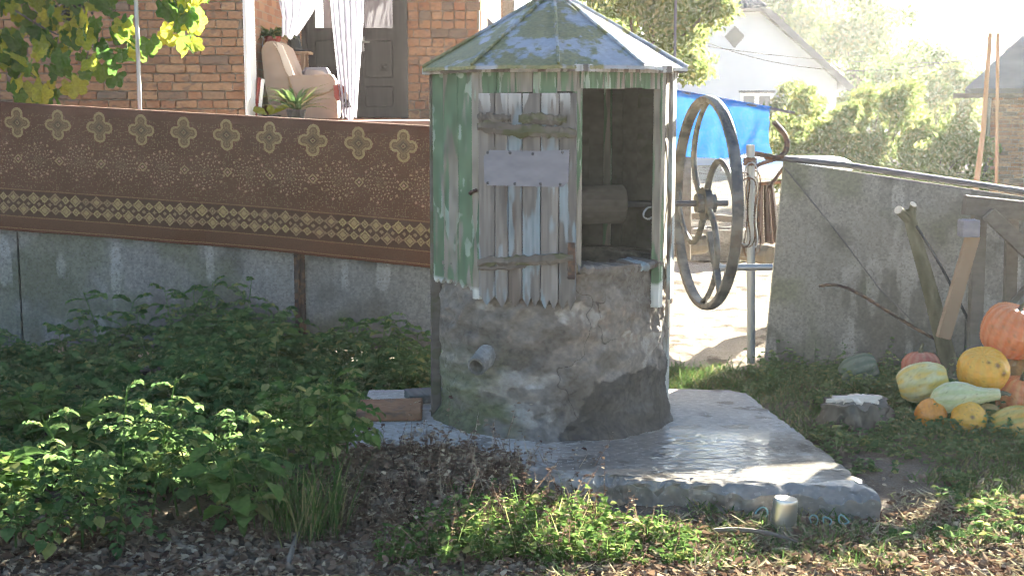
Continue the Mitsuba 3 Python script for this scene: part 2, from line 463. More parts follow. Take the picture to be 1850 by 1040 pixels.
def bar(p0, p1, w, h, b=.003, upv=(0, 0, 1), jit=0.0):
    """A squared timber from p0 to p1."""
    p0, p1 = np.asarray(p0, float), np.asarray(p1, float)
    x = unit(p1 - p0)
    u = np.asarray(upv, float)
    if abs(np.dot(x, u)) > .97: u = np.array([0, 1.0, 0])
    y = unit(np.cross(u, x))
    z = np.cross(x, y)
    m = bevel_box(np.linalg.norm(p1 - p0), w, h, b, jit)
    m.apply_transform(frame((p0 + p1) / 2, x, y, z))
    return m


def spline(pts, n=24):
    from scipy.interpolate import CubicSpline
    pts = np.asarray(pts, float)
    d = np.r_[0, np.cumsum(np.linalg.norm(np.diff(pts, axis=0), axis=1))]
    return CubicSpline(d, pts)(np.linspace(0, d[-1], n))


def grid_mesh(P):
    """P (n, m, 3) -> vertices, faces"""
    n, m = P.shape[:2]
    i, j = np.meshgrid(np.arange(n - 1), np.arange(m - 1), indexing='ij')
    a = (i * m + j).ravel()
    F = np.vstack([np.c_[a, a + m, a + m + 1], np.c_[a, a + m + 1, a + 1]])
    return trimesh.Trimesh(P.reshape(-1, 3), F, process=False)


def lathe(prof, n=32, origin=(0, 0, 0)):
    prof = np.asarray(prof, float)
    th = np.linspace(0, 2 * math.pi, n + 1)
    P = np.stack([prof[:, None, 0] * np.cos(th), prof[:, None, 0] * np.sin(th), np.repeat(prof[:, 1:2], n + 1, 1)], -1) + np.asarray(origin)
    m = grid_mesh(P)
    m.merge_vertices()
    return m


def leaves(P, D, N, L, W, fold=.25, droop=.3, simple=False):
    """Many leaf blades at once. P base, D direction, N face normal, L length, W half width."""
    P, D, N = np.asarray(P, float), unit(D), np.asarray(N, float)
    N = unit(N - D * (N * D).sum(1, keepdims=True))
    S = np.cross(D, N)
    L, W = np.broadcast_to(L, len(P))[:, None], np.broadcast_to(W, len(P))[:, None]
    if simple:
        q = [P, P + D * L * .5 + S * W, P + D * L - N * L * droop, P + D * L * .5 - S * W + N * W * fold]
        F0 = np.array([[0, 1, 2], [0, 2, 3]])
    else:
        m1, m2 = P + D * L * .36 - N * L * droop * .12, P + D * L * .72 - N * L * droop * .45
        q = [P, m1, m1 + S * W + N * W * fold, m1 - S * W + N * W * fold, m2, m2 + S * W * .72 + N * W * fold * .7, m2 - S * W * .72 + N * W * fold * .7,
             P + D * L - N * L * droop]
        F0 = np.array([[0, 2, 1], [0, 1, 3], [2, 5, 4], [2, 4, 1], [1, 4, 6], [1, 6, 3], [5, 7, 4], [4, 7, 6]])
    k = len(q)
    V = np.stack(q, 1).reshape(-1, 3)
    F = (F0[None] + (np.arange(len(P)) * k)[:, None, None]).reshape(-1, 3)
    return trimesh.Trimesh(V, F, process=False), k


def leaf_uv(n, k, hot=None):
    r = rng.random((n, 2))
    if hot is not None: r[:, 1] = hot
    return np.repeat(r, k, 0)


# ------------------------------------------------------------------ the ground
WELL = np.array([.21, 6.76])


def ground_z(x, y):
    x, y = np.asarray(x, float), np.asarray(y, float)
    p = np.stack([x, y, 0 * x], -1)
    z = -.125 + .05 * (meshkit.fbm(p * .8, 3) - .5) + .05 * (meshkit.fbm(p * 5, 3, 4) - .5)
    z += .155 * np.exp(-(((x + .5) / .62) ** 4 + ((y - 5.72) / .36) ** 2))          # soil heaped on the slab's left end
    z += .05 * np.exp(-(((x - 2.3) / .8) ** 2 + ((y - 7.2) / .6) ** 2))
    far = np.clip((y - 9.5) / 10, 0, 1)
    z += -.05 * far * np.clip(x, -2, 8) * .12
    return z


xs = np.concatenate([np.linspace(-300, -8, 14)[:-1], np.linspace(-8, -3.2, 40)[:-1], np.linspace(-3.2, 3.2, 330), np.linspace(3.2, 12, 50)[1:], np.linspace(12, 300, 14)[1:]])
ys = np.concatenate([np.linspace(-40, 3.6, 16)[:-1], np.linspace(3.6, 9.2, 300), np.linspace(9.2, 20, 60)[1:], np.linspace(20, 100, 30)[1:], np.linspace(100, 500, 14)[1:]])
X, Y = np.meshgrid(xs, ys, indexing='ij')


def hole(m, r=.47):                       # the well shaft goes down through ground and slab
    c = m.triangles_center
    m.update_faces(np.hypot(c[:, 0] - WELL[0], c[:, 1] - WELL[1]) > r)
    return m


put('ground', hole(grid_mesh(np.stack([X, Y, ground_z(X, Y)], -1))), 'm_soil', smooth=True)
tag('ground', 'bare brown earth of the yard with paler trodden dust beyond the fence', kind='structure')

# concrete slab under the well, edges worn
FR, BR, BL, FL = on(1592, 888)[:2], on(1345, 703)[:2], np.array([-.80, 7.30]), np.array([-.76, 5.72])
nu, nv = 110, 90
u, v = np.meshgrid(np.linspace(0, 1, nu), np.linspace(0, 1, nv), indexing='ij')
pl = (FL[None, None] * (1 - u)[..., None] + FR * u[..., None]) * (1 - v)[..., None] + (BL * (1 - u)[..., None] + BR * u[..., None]) * v[..., None]
edge = (v < .001)
pp = np.concatenate([pl, 0 * pl[..., :1]], -1)
jag = (meshkit.fbm(pp * 9, 3, 2) - .5) + .8 * (meshkit.fbm(pp * 30, 2, 7) - .5) * (pp[..., 0] < .9)
pl[..., 1] += np.where(v < .03, jag * .09, 0)
ze = .012 * (meshkit.fbm(pp * 2.5, 3, 8) - .5) - .018 * np.exp(-v / .012) * (1 + 2 * meshkit.noise(pp * 14, 5)) - .012 * np.exp(-(1 - u) / .012)
chip = np.clip(meshkit.fbm(pp * 21, 4, 31) - .5, 0, 1) * 4
ze -= .036 * chip * np.exp(-v / .03) + .02 * chip * np.exp(-(1 - u) / .03)
top = np.concatenate([pl, ze[..., None]], -1)
rim = np.concatenate([top[:, 0], top[-1, 1:], top[::-1, -1][1:], top[0, ::-1][1:]])
mid = (rim[:, :2].mean(0))
def low2_(r):
    q = r.copy(); q[:, :2] = mid + (r[:, :2] - mid) * 1.002; q[:, 2] -= .012
    return q


low = rim.copy(); low[:, 2] = -.4; low[:, :2] = mid + (rim[:, :2] - mid) * .985
fc = []
for t in np.linspace(0, 1, 12)[1:-1]:
    q = low2_(rim) * (1 - t) + low * t
    q[:, :2] = mid + (q[:, :2] - mid) * (1 + .016 * (meshkit.fbm(q * 13, 4, 6) - .5)[:, None]); fc.append(q)
slab = join([hole(grid_mesh(top)), grid_mesh(np.stack([rim, low2_(rim)] + fc + [low], 1))])
put('concrete_slab', slab, 'm_slab', smooth=35)
tag('concrete_slab', 'cracked grey concrete slab with a wet shining patch round the foot of the well', 'concrete slab')

# ------------------------------------------------------------------ the well house
W = 'well_house'
tag(W, 'old draw well, its peeling green cabinet on a stained plaster ring under a tin roof', 'well')
CX, CY = WELL
ANG = np.radians([-83, -38, 9, 56, 103, 148, 193, 238])


def wp(a, r, z):
    return np.array([CX + r * math.sin(a), CY - r * math.cos(a), z])


# ring
th = np.linspace(0, 2 * math.pi, 241)
zz = np.concatenate([np.linspace(-.05, .82, 80)])
TH, ZZ = np.meshgrid(th, zz, indexing='ij')
R0 = .575 + .05 * np.exp(-np.clip(ZZ, 0, 9) / .05) * (.6 + .8 * meshkit.noise(np.stack([np.cos(TH) * 3, np.sin(TH) * 3, 0 * ZZ], -1), 3))
pn = np.stack([np.cos(TH), np.sin(TH), ZZ * 1.6], -1)
R0 = R0 + .028 * (meshkit.fbm(pn * 4, 4, 5) - .5) + .012 * (meshkit.fbm(pn * 14, 3, 2) - .5) + .012 * np.clip((meshkit.fbm(pn * 7, 3, 9) - .5) * 8, -1, 1)
P = np.stack([CX + R0 * np.sin(TH), CY - R0 * np.cos(TH), ZZ], -1)
outer = grid_mesh(P); outer.merge_vertices()
z1 = np.full(241, .82)
ring_top = grid_mesh(np.stack([P[:, -1], np.stack([CX + .46 * np.sin(th), CY - .46 * np.cos(th), z1], -1), np.stack([CX + .45 * np.sin(th), CY - .45 * np.cos(th), z1 * 0 - 5.2], -1)], 1))
ring = join([outer, ring_top])
put(W + '__plaster_ring', ring, 'm_plaster', smooth=50)
scene['m_water'] = {'type': 'dielectric', 'int_ior': 1.33}
wat = trimesh.creation.cylinder(.449, 1.0, sections=48); wat.apply_translation([CX, CY, -5.0])
put(W + '__water', wat, 'm_water')
bed = trimesh.creation.cylinder(.455, .1, sections=48); bed.apply_translation([CX, CY, -5.6])
put(W + '__well_bed', bed, 'm_soil')
labels[W + '__plaster_ring'] = {'label': 'stained and cracked plaster ring, mossy on one side and damp below'}

ZT, ZB = 1.735, .70          # top of the boards, bottom of the left skirt


def board_run(a0, a1, r, z0, z1, n, key, bsdf, th=.02, point=0.0, gap=.003, inset=0.0, r2=None):
    """Vertical boards side by side on one facet of the cabinet."""
    A, B = wp(a0, r, 0)[:2], wp(a1, r if r2 is None else r2, 0)[:2]
    d = unit(B - A); nrm = np.array([d[1], -d[0]])
    L = np.linalg.norm(B - A)
    w = rng.uniform(.8, 1.2, n); w = w / w.sum() * L
    e = np.r_[0, np.cumsum(w)]
    keys = []
    for k in range(n):
        x0, x1 = e[k] + gap / 2, e[k + 1] - gap / 2
        zb = z0 + rng.uniform(-.006, .006)
        if point:
            m = 2 if x1 - x0 > .075 else 1
            ed = np.linspace(x0, x1, m + 1)
            pts = []
            for q in range(m):
                pts += [(ed[q], zb + point * rng.uniform(.8, 1)), ((ed[q] + ed[q + 1]) / 2 + rng.uniform(-.004, .004), zb)]
            pts += [(x1, zb + point * rng.uniform(.8, 1)), (x1, z1), (x0, z1)]
            poly = Polygon(pts)
            m_ = trimesh.creation.extrude_polygon(poly, th, engine='earcut')
        else:
            m_ = trimesh.creation.extrude_polygon(Polygon([(x0, zb), (x1, zb), (x1, z1), (x0, z1)]), th, engine='earcut')
        off = rng.uniform(-.002, .002) + inset
        M = frame([A[0] + nrm[0] * off, A[1] + nrm[1] * off, 0], [d[0], d[1], 0], [0, 0, 1], [nrm[0], nrm[1], 0])
        m_.apply_transform(M)
        m_.fix_normals()
        keys.append(put(key, m_, bsdf, r=rng.random()))
    return keys


# posts at the corners
for k in (0, 4, 5, 6, 7):
    a = ANG[k]
    p0, p1 = wp(a, .605, -.02), wp(a, .6, ZT)
    put(W + '__corner_post', bar(p0, p1, .045, .05, upv=(math.sin(a), -math.cos(a), 0)), 'm_oldwood' if k == 0 else 'm_greenwood', r=(.3, .6))
for k, zlo in ((1, .66), (3, .60)):
    a = ANG[k]
    put(W + '__corner_post', bar(wp(a, .598, zlo), wp(a, .6, ZT), .045, .045, upv=(math.sin(a), -math.cos(a), 0)), 'm_greenwood', r=(.8, .3))
put(W + '__corner_post', bar(wp(ANG[2], .585, .8), wp(ANG[2], .585, ZT), .04, .04, upv=(math.sin(ANG[2]), -math.cos(ANG[2]), 0)), 'm_greenwood', r=(.5, .5))
# pale sunlit lining board on the right corner, outside the post
a = ANG[3] + .30
put(W + '__corner_board', bar(wp(a, .606, .62), wp(a, .606, ZT), .11, .02, upv=(math.sin(a), -math.cos(a), 0)), 'm_doorwood', r=(.9, .2))
# left green facet with a sawtooth skirt, header boards, back of the cabinet
board_run(ANG[0], ANG[1], .6, ZB, ZT, 3, W + '__wall_board', 'm_greenwood', point=.035)
board_run(ANG[1], ANG[2], .6, 1.635, ZT, 5, W + '__header_board', 'm_greenwood', inset=.002)
board_run(ANG[2], ANG[3], .6, 1.655, ZT, 4, W + '__header_board', 'm_greenwood', inset=.002)
board_run(ANG[3], ANG[4], .598, .62, ZT, 3, W + '__wall_board', 'm_oldwood', gap=.0004)
for k in (4, 5, 6):
    board_run(ANG[k], ANG[k + 1], .6, .64, ZT, 4, W + '__wall_board', 'm_oldwood', gap=.0004)
board_run(ANG[7], ANG[0] + 2 * math.pi, .6, .64, ZT, 4, W + '__wall_board', 'm_oldwood', gap=.0004)
# eave band below the roof
for k in range(8):
    a0, a1 = ANG[k], ANG[(k + 1) % 8] + (2 * math.pi if k == 7 else 0)
    put(W + '__eave_board', bar(wp(a0, .655, ZT + .008), wp(a1, .655, ZT + .008), .018, .034, upv=(0, 0, 1)), 'm_doorwood', r=(.75, .5))
soff = trimesh.creation.cylinder(.63, .012, sections=8); soff.apply_translation([CX, CY, ZT + .018])
put(W + '__ceiling_board', soff, 'm_oldwood', r=(.2, .2))

# door: planks with pointed ends, two battens, a sheet-metal patch with nails, a hasp
DR = W + '__door'
keys = board_run(ANG[1] + .03, ANG[2] - .005, .612, .632, 1.63, 6, DR + '__plank', 'm_doorwood', th=.018, point=.05, gap=.005, inset=.006)
A, B = wp(ANG[1] + .03, .612, 0)[:2], wp(ANG[2] - .005, .612, 0)[:2]
dd = unit(B - A); dn = np.array([dd[1], -dd[0]]); DL = np.linalg.norm(B - A)


def dp(s, z, o):       # a point on the door: s along (0..1), o outwards
    q = A + dd * DL * s + dn * (.024 + o)
    return np.array([q[0], q[1], z])


UPN = (dn[0], dn[1], 0)


def batten(s0, s1, z0, z1, h, key=DR + '__batten', t=.026, ms=(.4, 1.0)):
    n = 26
    S = np.linspace(s0, s1, n)
    Z = np.linspace(z0, z1, n) + .006 * np.cumsum(rng.normal(0, .35, n)) - 0
    H = h * (1 + .18 * rng.normal(0, 1, n)); H[:2] *= .7; H[-3:] *= .8
    prof = []
    for i in range(n):
        prof.append([dp(S[i], Z[i] - H[i] / 2, -.006), dp(S[i], Z[i] - H[i] / 2, t * .7), dp(S[i], Z[i] - H[i] * .1, t * rng.uniform(.85, 1.1)), dp(S[i], Z[i] + H[i] / 2, t * .8), dp(S[i], Z[i] + H[i] / 2, -.006), dp(S[i], Z[i] - H[i] / 2, -.006)])
    m = grid_mesh(np.array(prof))
    ends = []
    for i, o in ((0, 1), (n - 1, -1)):
        q = np.array(prof[i])
        f = [[0, 1, 2], [0, 2, 3], [0, 3, 4]]
        ends.append(trimesh.Trimesh(q, [x[::o] for x in f], process=False))
    return put(key, join([m] + ends), 'm_oldwood', r=ms)


batten(.0, 1.0, 1.478, 1.462, .05)
batten(.0, .34, 1.525, 1.515, .035, t=.022, ms=(.1, .3))
batten(.42, .9, 1.512, 1.505, .045, t=.016, ms=(.3, 1.0))
batten(.0, .98, .838, .865, .045, ms=(.6, .9))
batten(.0, .5, .812, .828, .02, t=.018, ms=(.9, .3))
poly = Polygon([(.10, 1.203), (.86, 1.20), (.92, 1.225), (.93, 1.372), (.60, 1.365), (.12, 1.368), (.06, 1.34), (.065, 1.22)])
pm = trimesh.creation.extrude_polygon(poly, .002, engine='earcut')
vv = pm.vertices.copy()
pm.vertices = np.array([dp(a, b, .004 + c) for a, b, c in vv])
put(DR + '__metal_patch', pm, 'm_sheet')
for s, z in ((.1, 1.355), (.33, 1.355), (.56, 1.352), (.86, 1.36), (.1, 1.215), (.38, 1.213), (.64, 1.215), (.84, 1.213)):
    m = trimesh.creation.icosphere(1, .007); m.apply_translation(dp(s, z, .006))
    put(DR + '__nail', m, 'm_darksteel')
m = bevel_box(.035, .17, .012, .003)
m.apply_transform(frame(dp(.96, .86, .012), [dd[0], dd[1], 0], [0, 0, 1], [dn[0], dn[1], 0]))
put(DR + '__hasp', m, 'm_rust')
m = join([tube([wp(ANG[1] - .06, .615, 1.16), wp(ANG[1] - .03, .64, 1.165), wp(ANG[1] + .0, .64, 1.175), wp(ANG[1] + .02, .625, 1.18)], .008, 6)])
put(DR + '__hinge', m, 'm_rust')

# worn sill of the opening
n = 30
prof = []
for i in range(n):
    t = i / (n - 1)
    q0, q1 = wp(ANG[2], .6, 0), wp(ANG[3], .6, 0)
    b = q0 + (q1 - q0) * t
    nr = unit(np.array([b[0] - CX, b[1] - CY, 0]))
    z = .835 - .02 * math.sin(t * 3.1) + .006 * rng.normal()
    prof.append([b + nr * .02 + [0, 0, z - .035], b + nr * .03 + [0, 0, z - .012], b + nr * .018 + [0, 0, z], b - nr * .14 + [0, 0, z + .006], b - nr * .14 + [0, 0, z - .05], b + nr * .02 + [0, 0, z - .035]])
put(W + '__sill', grid_mesh(np.array(prof)), 'm_doorwood', r=(.3, .2))

# windlass drum and axle inside, hook
ax = np.array([math.cos(math.radians(8.5)), math.sin(math.radians(8.5)), 0]); WZ = 1.075
wc = np.array([CX, CY, WZ])
dm = tube([wc - ax * .45, wc - ax * .44, wc + ax * .36, wc + ax * .37], [.085, .095, .1, .085], 20)
put(W + '__windlass_drum', dm, 'm_oldwood', r=(.2, .1))
for k in range(7):
    c = wc - ax * (.2 - k * .022)
    ring_pts = [c + .106 * (math.cos(t) * np.array([-ax[1], ax[0], 0]) + math.sin(t) * np.array([0, 0, 1])) + ax * .022 * t / 6.28 for t in np.linspace(0, 6.28, 20)]
    put(W + '__windlass_drum__rope_turn', tube(ring_pts, .007, 6), 'm_cord')
put(W + '__axle', tube([wc + ax * .3, wc + ax * .92], .016, 12), 'm_darksteel')
hk = wp(ANG[3], .56, 1.05)
put(W + '__hook', tube(spline([hk + [-.0, 0, .035], hk + [-.03, -.01, .02], hk + [-.035, -.012, -.01], hk + [-.005, -.012, -.02], hk + [.004, -.01, -.01]], 12), .0045, 6), 'm_steel')

# spout stub and the pale cement round it
d = unit(np.array([-.42, -.85, -.28])); s0 = wp(-.62, .56, .385)
sp = [s0, s0 + d * .06, s0 + d * .13]
o = tube(sp, [.055, .05, .046], 18, cap=False); i_ = tube(sp, [.036, .036, .036], 18, cap=False); i_.invert()
capm = grid_mesh(np.stack([o.vertices[-18:], i_.vertices[-18:]], 1)[list(range(18)) + [0]])
put(W + '__spout', join([o, i_, capm]), 'm_panel', r=(.4, .2))

# tin roof: ten tapered sheets with standing seams and a small knob
RZ, AZ_ = 1.755, 2.14
for k in range(10):
    a0, a1 = math.radians(36 * k), math.radians(36 * (k + 1))
    nn, mm = 14, 10
    P = np.zeros((nn, mm, 3))
    for i in range(nn):
        t = i / (nn - 1)
        for j in range(mm):
            s = j / (mm - 1)
            q = wp(a0, .678, 0) * (1 - s) + wp(a1, .678, 0) * s
            c = np.array([CX, CY, 0])
            rr = max(1 - t, .012)
            x = c + (q - c) * rr
            x[2] = RZ + (AZ_ - RZ) * t + .008 * math.sin(s * math.pi) * math.sin(t * 3.1) + .006 * (meshkit.noise(np.array([x[0] * 8, x[1] * 8, k]), 4) - .5)
            P[i, j] = x
    lip = P[0].copy(); lip[:, 2] -= .016
    put(W + '__roof__sheet', grid_mesh(np.concatenate([lip[None], P])), 'm_roof', smooth=30)
    put(W + '__roof__seam', bar(wp(a0, .68, RZ + .006), wp(a0, .012, AZ_ + .004), .014, .014), 'm_roof')
kn = trimesh.creation.icosphere(2, .03); kn.apply_translation([CX, CY, AZ_ + .005])
put(W + '__roof__finial', kn, 'm_roof', smooth=True)

# flywheel with four curved spokes and a crank handle
FL_ = W + '__flywheel'
wz = np.array([0, 0, 1.0]); ws = np.array([math.sin(math.radians(8.5)), -math.cos(math.radians(8.5)), 0])
wcen = wc + ax * .80
RW = .535


def wq(s, t, o=0.0):
    return wcen + ws * s + wz * t + ax * o


tt = np.linspace(0, 2 * math.pi, 97)
cs = [(-.014, -.024), (.010, -.027), (.017, -.016), (.019, .0), (.017, .016), (.010, .027), (-.014, .024), (-.017, 0)]
P = np.array([[wq((RW + r) * math.cos(a), (RW + r) * math.sin(a), o) for r, o in cs + cs[:1]] for a in tt])
m = grid_mesh(P); m.merge_vertices()
put(FL_ + '__rim', m, 'm_wheel', smooth=40)
for k in range(4):
    c, s = math.cos(k * math.pi / 2), math.sin(k * math.pi / 2)
    pts = [(.02, .05), (.10, .165), (.23, .225), (.37, .18), (.47, .08), (.525, -.03)]
    q = spline([wq(x * c - y * s, x * s + y * c) for x, y in pts], 28)
    put(FL_ + '__spoke', tube(q, np.linspace(.018, .013, 28), 8), 'm_wheel', smooth=True)
hub = trimesh.creation.cylinder(.05, .10, sections=24); hub.apply_transform(frame(wcen, ws, wz, np.cross(ws, wz)))
hub2 = trimesh.creation.cylinder(.085, .035, sections=24); hub2.apply_transform(frame(wcen, ws, wz, np.cross(ws, wz)))
put(FL_ + '__hub', join([hub, hub2]), 'm_wheel', smooth=40)
h0 = wq(.19, -.315)
put(FL_ + '__crank_handle', tube([h0, h0 + ax * .03, h0 + ax * .031, h0 + ax * .30], [.026, .026, .017, .017], 14), 'm_steel', smooth=40)
put(FL_ + '__crank_arm', bar(wq(.08, -.14), wq(.30, -.44), .02, .035, upv=ax), 'm_wheel')

# ------------------------------------------------------------------ the fence on the left with the carpet
F = 'concrete_fence'
tag(F, 'grey concrete panel fence behind the weeds, mostly hidden by the hanging carpet', 'fence')
FA, FB = at(0, 190, 9.15), at(785, 234, 8.6)
fd = unit((FB - FA)[:2]); fn = np.array([fd[1], -fd[0]])          # towards the camera
slope = (FB[2] - FA[2]) / np.linalg.norm((FB - FA)[:2])


def fq(s, z, o):        # s metres along from FA, z below the top line (absolute if z is a tuple)
    q = FA[:2] + fd * s + fn * o
    zt = FA[2] + slope * s
    return np.array([q[0], q[1], zt - z])


def s_of(px):           # where the fence plane is met in a column of the picture
    d = ray(px, 300)
    M = np.array([[d[0], -fd[0]], [d[1], -fd[1]]])
    return np.linalg.solve(M, FA[:2])[1]


def panel(s0, s1, key, zb=-.09):
    n = 40
    S = np.linspace(s0, s1, n)
    prof = []
    for s in S:
        g = zb
        t = fq(s, .012, .0)[2]
        zs = np.linspace(g + (.03 * meshkit.noise(np.array([s * 3, 0, 0]), 2)), t, 12)
        f_ = [np.r_[(FA[:2] + fd * s + fn * (.03 + .008 * (meshkit.noise(np.array([s * 2, z * 2, 1]), 3) - .5))), z] for z in zs]
        b_ = [np.r_[(FA[:2] + fd * s - fn * .03), z] for z in zs[::-1]]
        prof.append(f_ + b_ + f_[:1])
    P = np.array(prof)
    caps = []
    for i, o in ((0, 1), (n - 1, -1)):
        q = P[i][:-1]; k = len(q) // 2
        f = []
        for j in range(k - 1):
            f += [[j, j + 1, len(q) - 2 - j], [j, len(q) - 2 - j, len(q) - 1 - j]]
        caps.append(trimesh.Trimesh(q, [x[::o] for x in f], process=False))
    put(key, join([grid_mesh(P)] + caps), 'm_panel', r=rng.random())


sg, sp_ = s_of(30), s_of(541)
panel(-3.2, sg - .008, F + '__panel')
panel(sg + .008, sp_, F + '__panel')
panel(sp_ + .006, s_of(1010), F + '__panel', -.035)
q0, q1 = fq(sp_, .05, .042), fq(sp_, 1.62, .042); q1[2] = -.15
ch = join([bar(q0, q1, .075, .012, upv=(fn[0], fn[1], 0)), bar(q0 + np.r_[fn * .012, 0], q1 + np.r_[fn * .012, 0], .012, .02, upv=(fn[0], fn[1], 0))])
put(F + '__steel_post', ch, 'm_rust')
labels[F + '__steel_post'] = {'label': 'rusty brown steel post between two panels'}

# carpet folded over the top of the fence
s0, s1 = -1.0, s_of(1000)
S = np.linspace(s0, s1, 420)
drop = np.interp(S, [s_of(-200), s_of(0), s_of(300), s_of(540), s_of(600), s_of(785), s_of(900)], [.85, .852, .862, .862, .88, .90, .9])
tb = np.linspace(-.55, -.05, 12); tf = np.linspace(.05, 1.0, 70)
prof_o, prof_uv = [], []
for i, s in enumerate(S):
    row, ruv = [], []
    wav = .035 * (meshkit.fbm(np.array([s * 1.9, 0, 0]), 3, 3) - .5) * 2
    bulge = .05 * math.exp(-((s - sp_ - .02) / .16) ** 2)
    for t in tb:
        row.append(fq(s, -t, -.045)); ruv.append((s, t))
    for a in np.linspace(math.pi, 0, 9)[1:-1]:
        row.append(fq(s, -.012 - .012 * math.sin(a), .048 * math.cos(a))); ruv.append((s, .0))
    for t in tf:
        z = t * drop[i]
        o = .052 + bulge * min(t * 6, 1) + abs(wav) * 1.8 * t ** 1.3 + .01 * (meshkit.noise(np.array([s * 7, z * 5, 0]), 5) - .5)
        row.append(fq(s, z - .01, o)); ruv.append((s, z * .885 / drop[i]))
    prof_o.append(row); prof_uv.append(ruv)
Po = np.array(prof_o); Uo = np.array(prof_uv)
mo = grid_mesh(Po); mo.fix_normals()
nrm = np.array(mo.vertex_normals).reshape(Po.shape)
if nrm[200, 60] @ np.r_[fn, 0] < 0: nrm = -nrm
Pi = Po - nrm * .009
full = np.concatenate([Po, Pi[:, ::-1], Po[:, :1]], 1); fuv = np.concatenate([Uo, Uo[:, ::-1] * [1, 1], Uo[:, :1]], 1)
put('carpet', grid_mesh(full), 'm_carpet', smooth=True, uv=fuv.reshape(-1, 2) + [-.002, 0])
tag('carpet', 'long brown carpet with tan flowers and a diamond border hung over the fence', 'carpet')

# ------------------------------------------------------------------ the fence on the right
F = 'grey_fence'
tag(F, 'leaning grey concrete fence with a pipe rail along its top, behind the pumpkins', 'fence')
GA, GB = at(1416, 288, 8.55), at(1850, 352, 8.45)
Gb = at(1386, 665, 8.62)
gd = unit((GB - GA)[:2]); gn = np.array([gd[1], -gd[0]])
gl = np.linalg.norm((GB - GA)[:2]); gs = (GB[2] - GA[2]) / gl


def gq(s, z, o):        # z absolute
    q = GA[:2] + gd * s + gn * o
    return np.array([q[0], q[1], z])


def gpanel(sa, sb, lean, top=.012):
    n, k = 30, 14
    prof = []
    for i in range(n):
        t = i / (n - 1)
        row = []
        st = sa + (sb - sa) * t
        for j in range(k):
            h = j / (k - 1)
            s = st - lean * (1 - h) * (1 - t)
            z = -.2 * (1 - h) + (GA[2] + gs * st - top) * h
            row.append(gq(s, z, .025 + .008 * (meshkit.noise(np.array([s * 2, z * 2, 3]), 2) - .5)))
        back = [r - np.r_[gn * .055, 0] for r in row[::-1]]
        prof.append(row + back + row[:1])
    P = np.array(prof)
    caps = []
    for i, o in ((0, 1), (n - 1, -1)):
        q = P[i][:-1]; kk = len(q) // 2
        f = []
        for j in range(kk - 1):
            f += [[j, j + 1, len(q) - 2 - j], [j, len(q) - 2 - j, len(q) - 1 - j]]
        caps.append(trimesh.Trimesh(q, [x[::o] for x in f], process=False))
    return join([grid_mesh(P)] + caps)


put(F + '__panel', gpanel(0, 1.18, .10), 'm_panel', r=(.35, .3))
put(F + '__panel', gpanel(1.186, 2.9, 0), 'm_panel', r=(.7, .3))
put(F + '__pipe_rail', tube([gq(-.12, GA[2] + .016, .0), gq(.4, GA[2] + gs * .4 + .022, 0), gq(gl + 1.4, GA[2] + gs * (gl + 1.4) + .02, 0)], .019, 12), 'm_darksteel', smooth=True)
put(F + '__bent_pipe', tube(spline([at(1352, 282, 8.5), at(1385, 282, 8.5), at(1412, 282, 8.5), at(1422, 262, 8.5), at(1415, 240, 8.52), at(1398, 220, 8.55)], 24), .017, 10), 'm_rust', smooth=True)
m = tube(spline([at(1352, 322, 8.52), at(1375, 296, 8.52), at(1400, 288, 8.5), at(1420, 272, 8.5)], 12), .012, 8)
put(F + '__bent_pipe', m, 'm_rust', smooth=True)
put(F + '__bent_pipe', tube([at(1388, 340, 8.6), at(1418, 300, 8.6)], .011, 8), 'm_rust', smooth=True)
put(F + '__wire', tube([gq(.0, GA[2] - .05, .035), gq(.35, .77, .05), gq(.62, .42, .06), gq(.85, .2, .05)], .005, 6), 'm_darksteel')
put(F + '__iron_rod', tube(spline([at(1480, 517, 8.3), at(1520, 517, 8.3), at(1560, 535, 8.3), at(1620, 572, 8.3), at(1690, 612, 8.3)], 20), .010, 8), 'm_rust', smooth=True)
# gate post
tag('gate_post', 'grey steel pipe standing in the gateway between the wheel and the concrete fence', 'post')
g0 = at(1357, 655, 8.45); g1 = at(1356, 262, 8.45)
put('gate_post__pipe', tube([g0, g1], .027, 16), 'm_steel', smooth=40)
put('gate_post__bracket', bar(at(1344, 292, 8.43), at(1366, 292, 8.43), .05, .05), 'm_rust')

# ------------------------------------------------------------------ blue tarp, its rail and the things in the gateway
TA, TB = at(1205, 162, 10.2), at(1392, 196, 9.7)
tag('tarp_line', 'thin dark rail that carries the blue tarp', 'rail')
put('tarp_line', tube([TA + (TA - TB) * .4, TA, TB, TB + (TB - TA) * .22], .010, 8), 'm_darksteel')
n, k = 90, 44
td = unit((TB - TA)[:2]); tn = np.array([td[1], -td[0]])
P = np.zeros((n, k, 3))
for i in range(n):
    s = i / (n - 1)
    c = TA + (TB - TA) * s
    drp = np.interp(s, [0, .25, .55, .8, 1], [.50, .49, .44, .38, .345])
    for j in range(k):
        t = (j / (k - 1)) * 1.08 - .08
        fold = .05 * math.sin(s * 21 + 2 * t) + .13 * (meshkit.fbm(np.array([s * 6 + t, t * 3, 0.]), 3, 4) - .5) + .03 * math.sin((s * 5 + t * 3) * 2)
        o = .012 + fold * max(t, 0) ** .7 if t >= 0 else -.014
        h = abs(t) * drp
        q = c[:2] + tn * o
        P[i, j] = [q[0], q[1], c[2] + .014 - h + .012 * math.sin(s * 9) * (t > .9)]
m = grid_mesh(P)
put('blue_tarp', m, 'm_tarp', smooth=True)
tag('blue_tarp', 'bright blue plastic tarp hung over a rail behind the wheel', 'tarp')

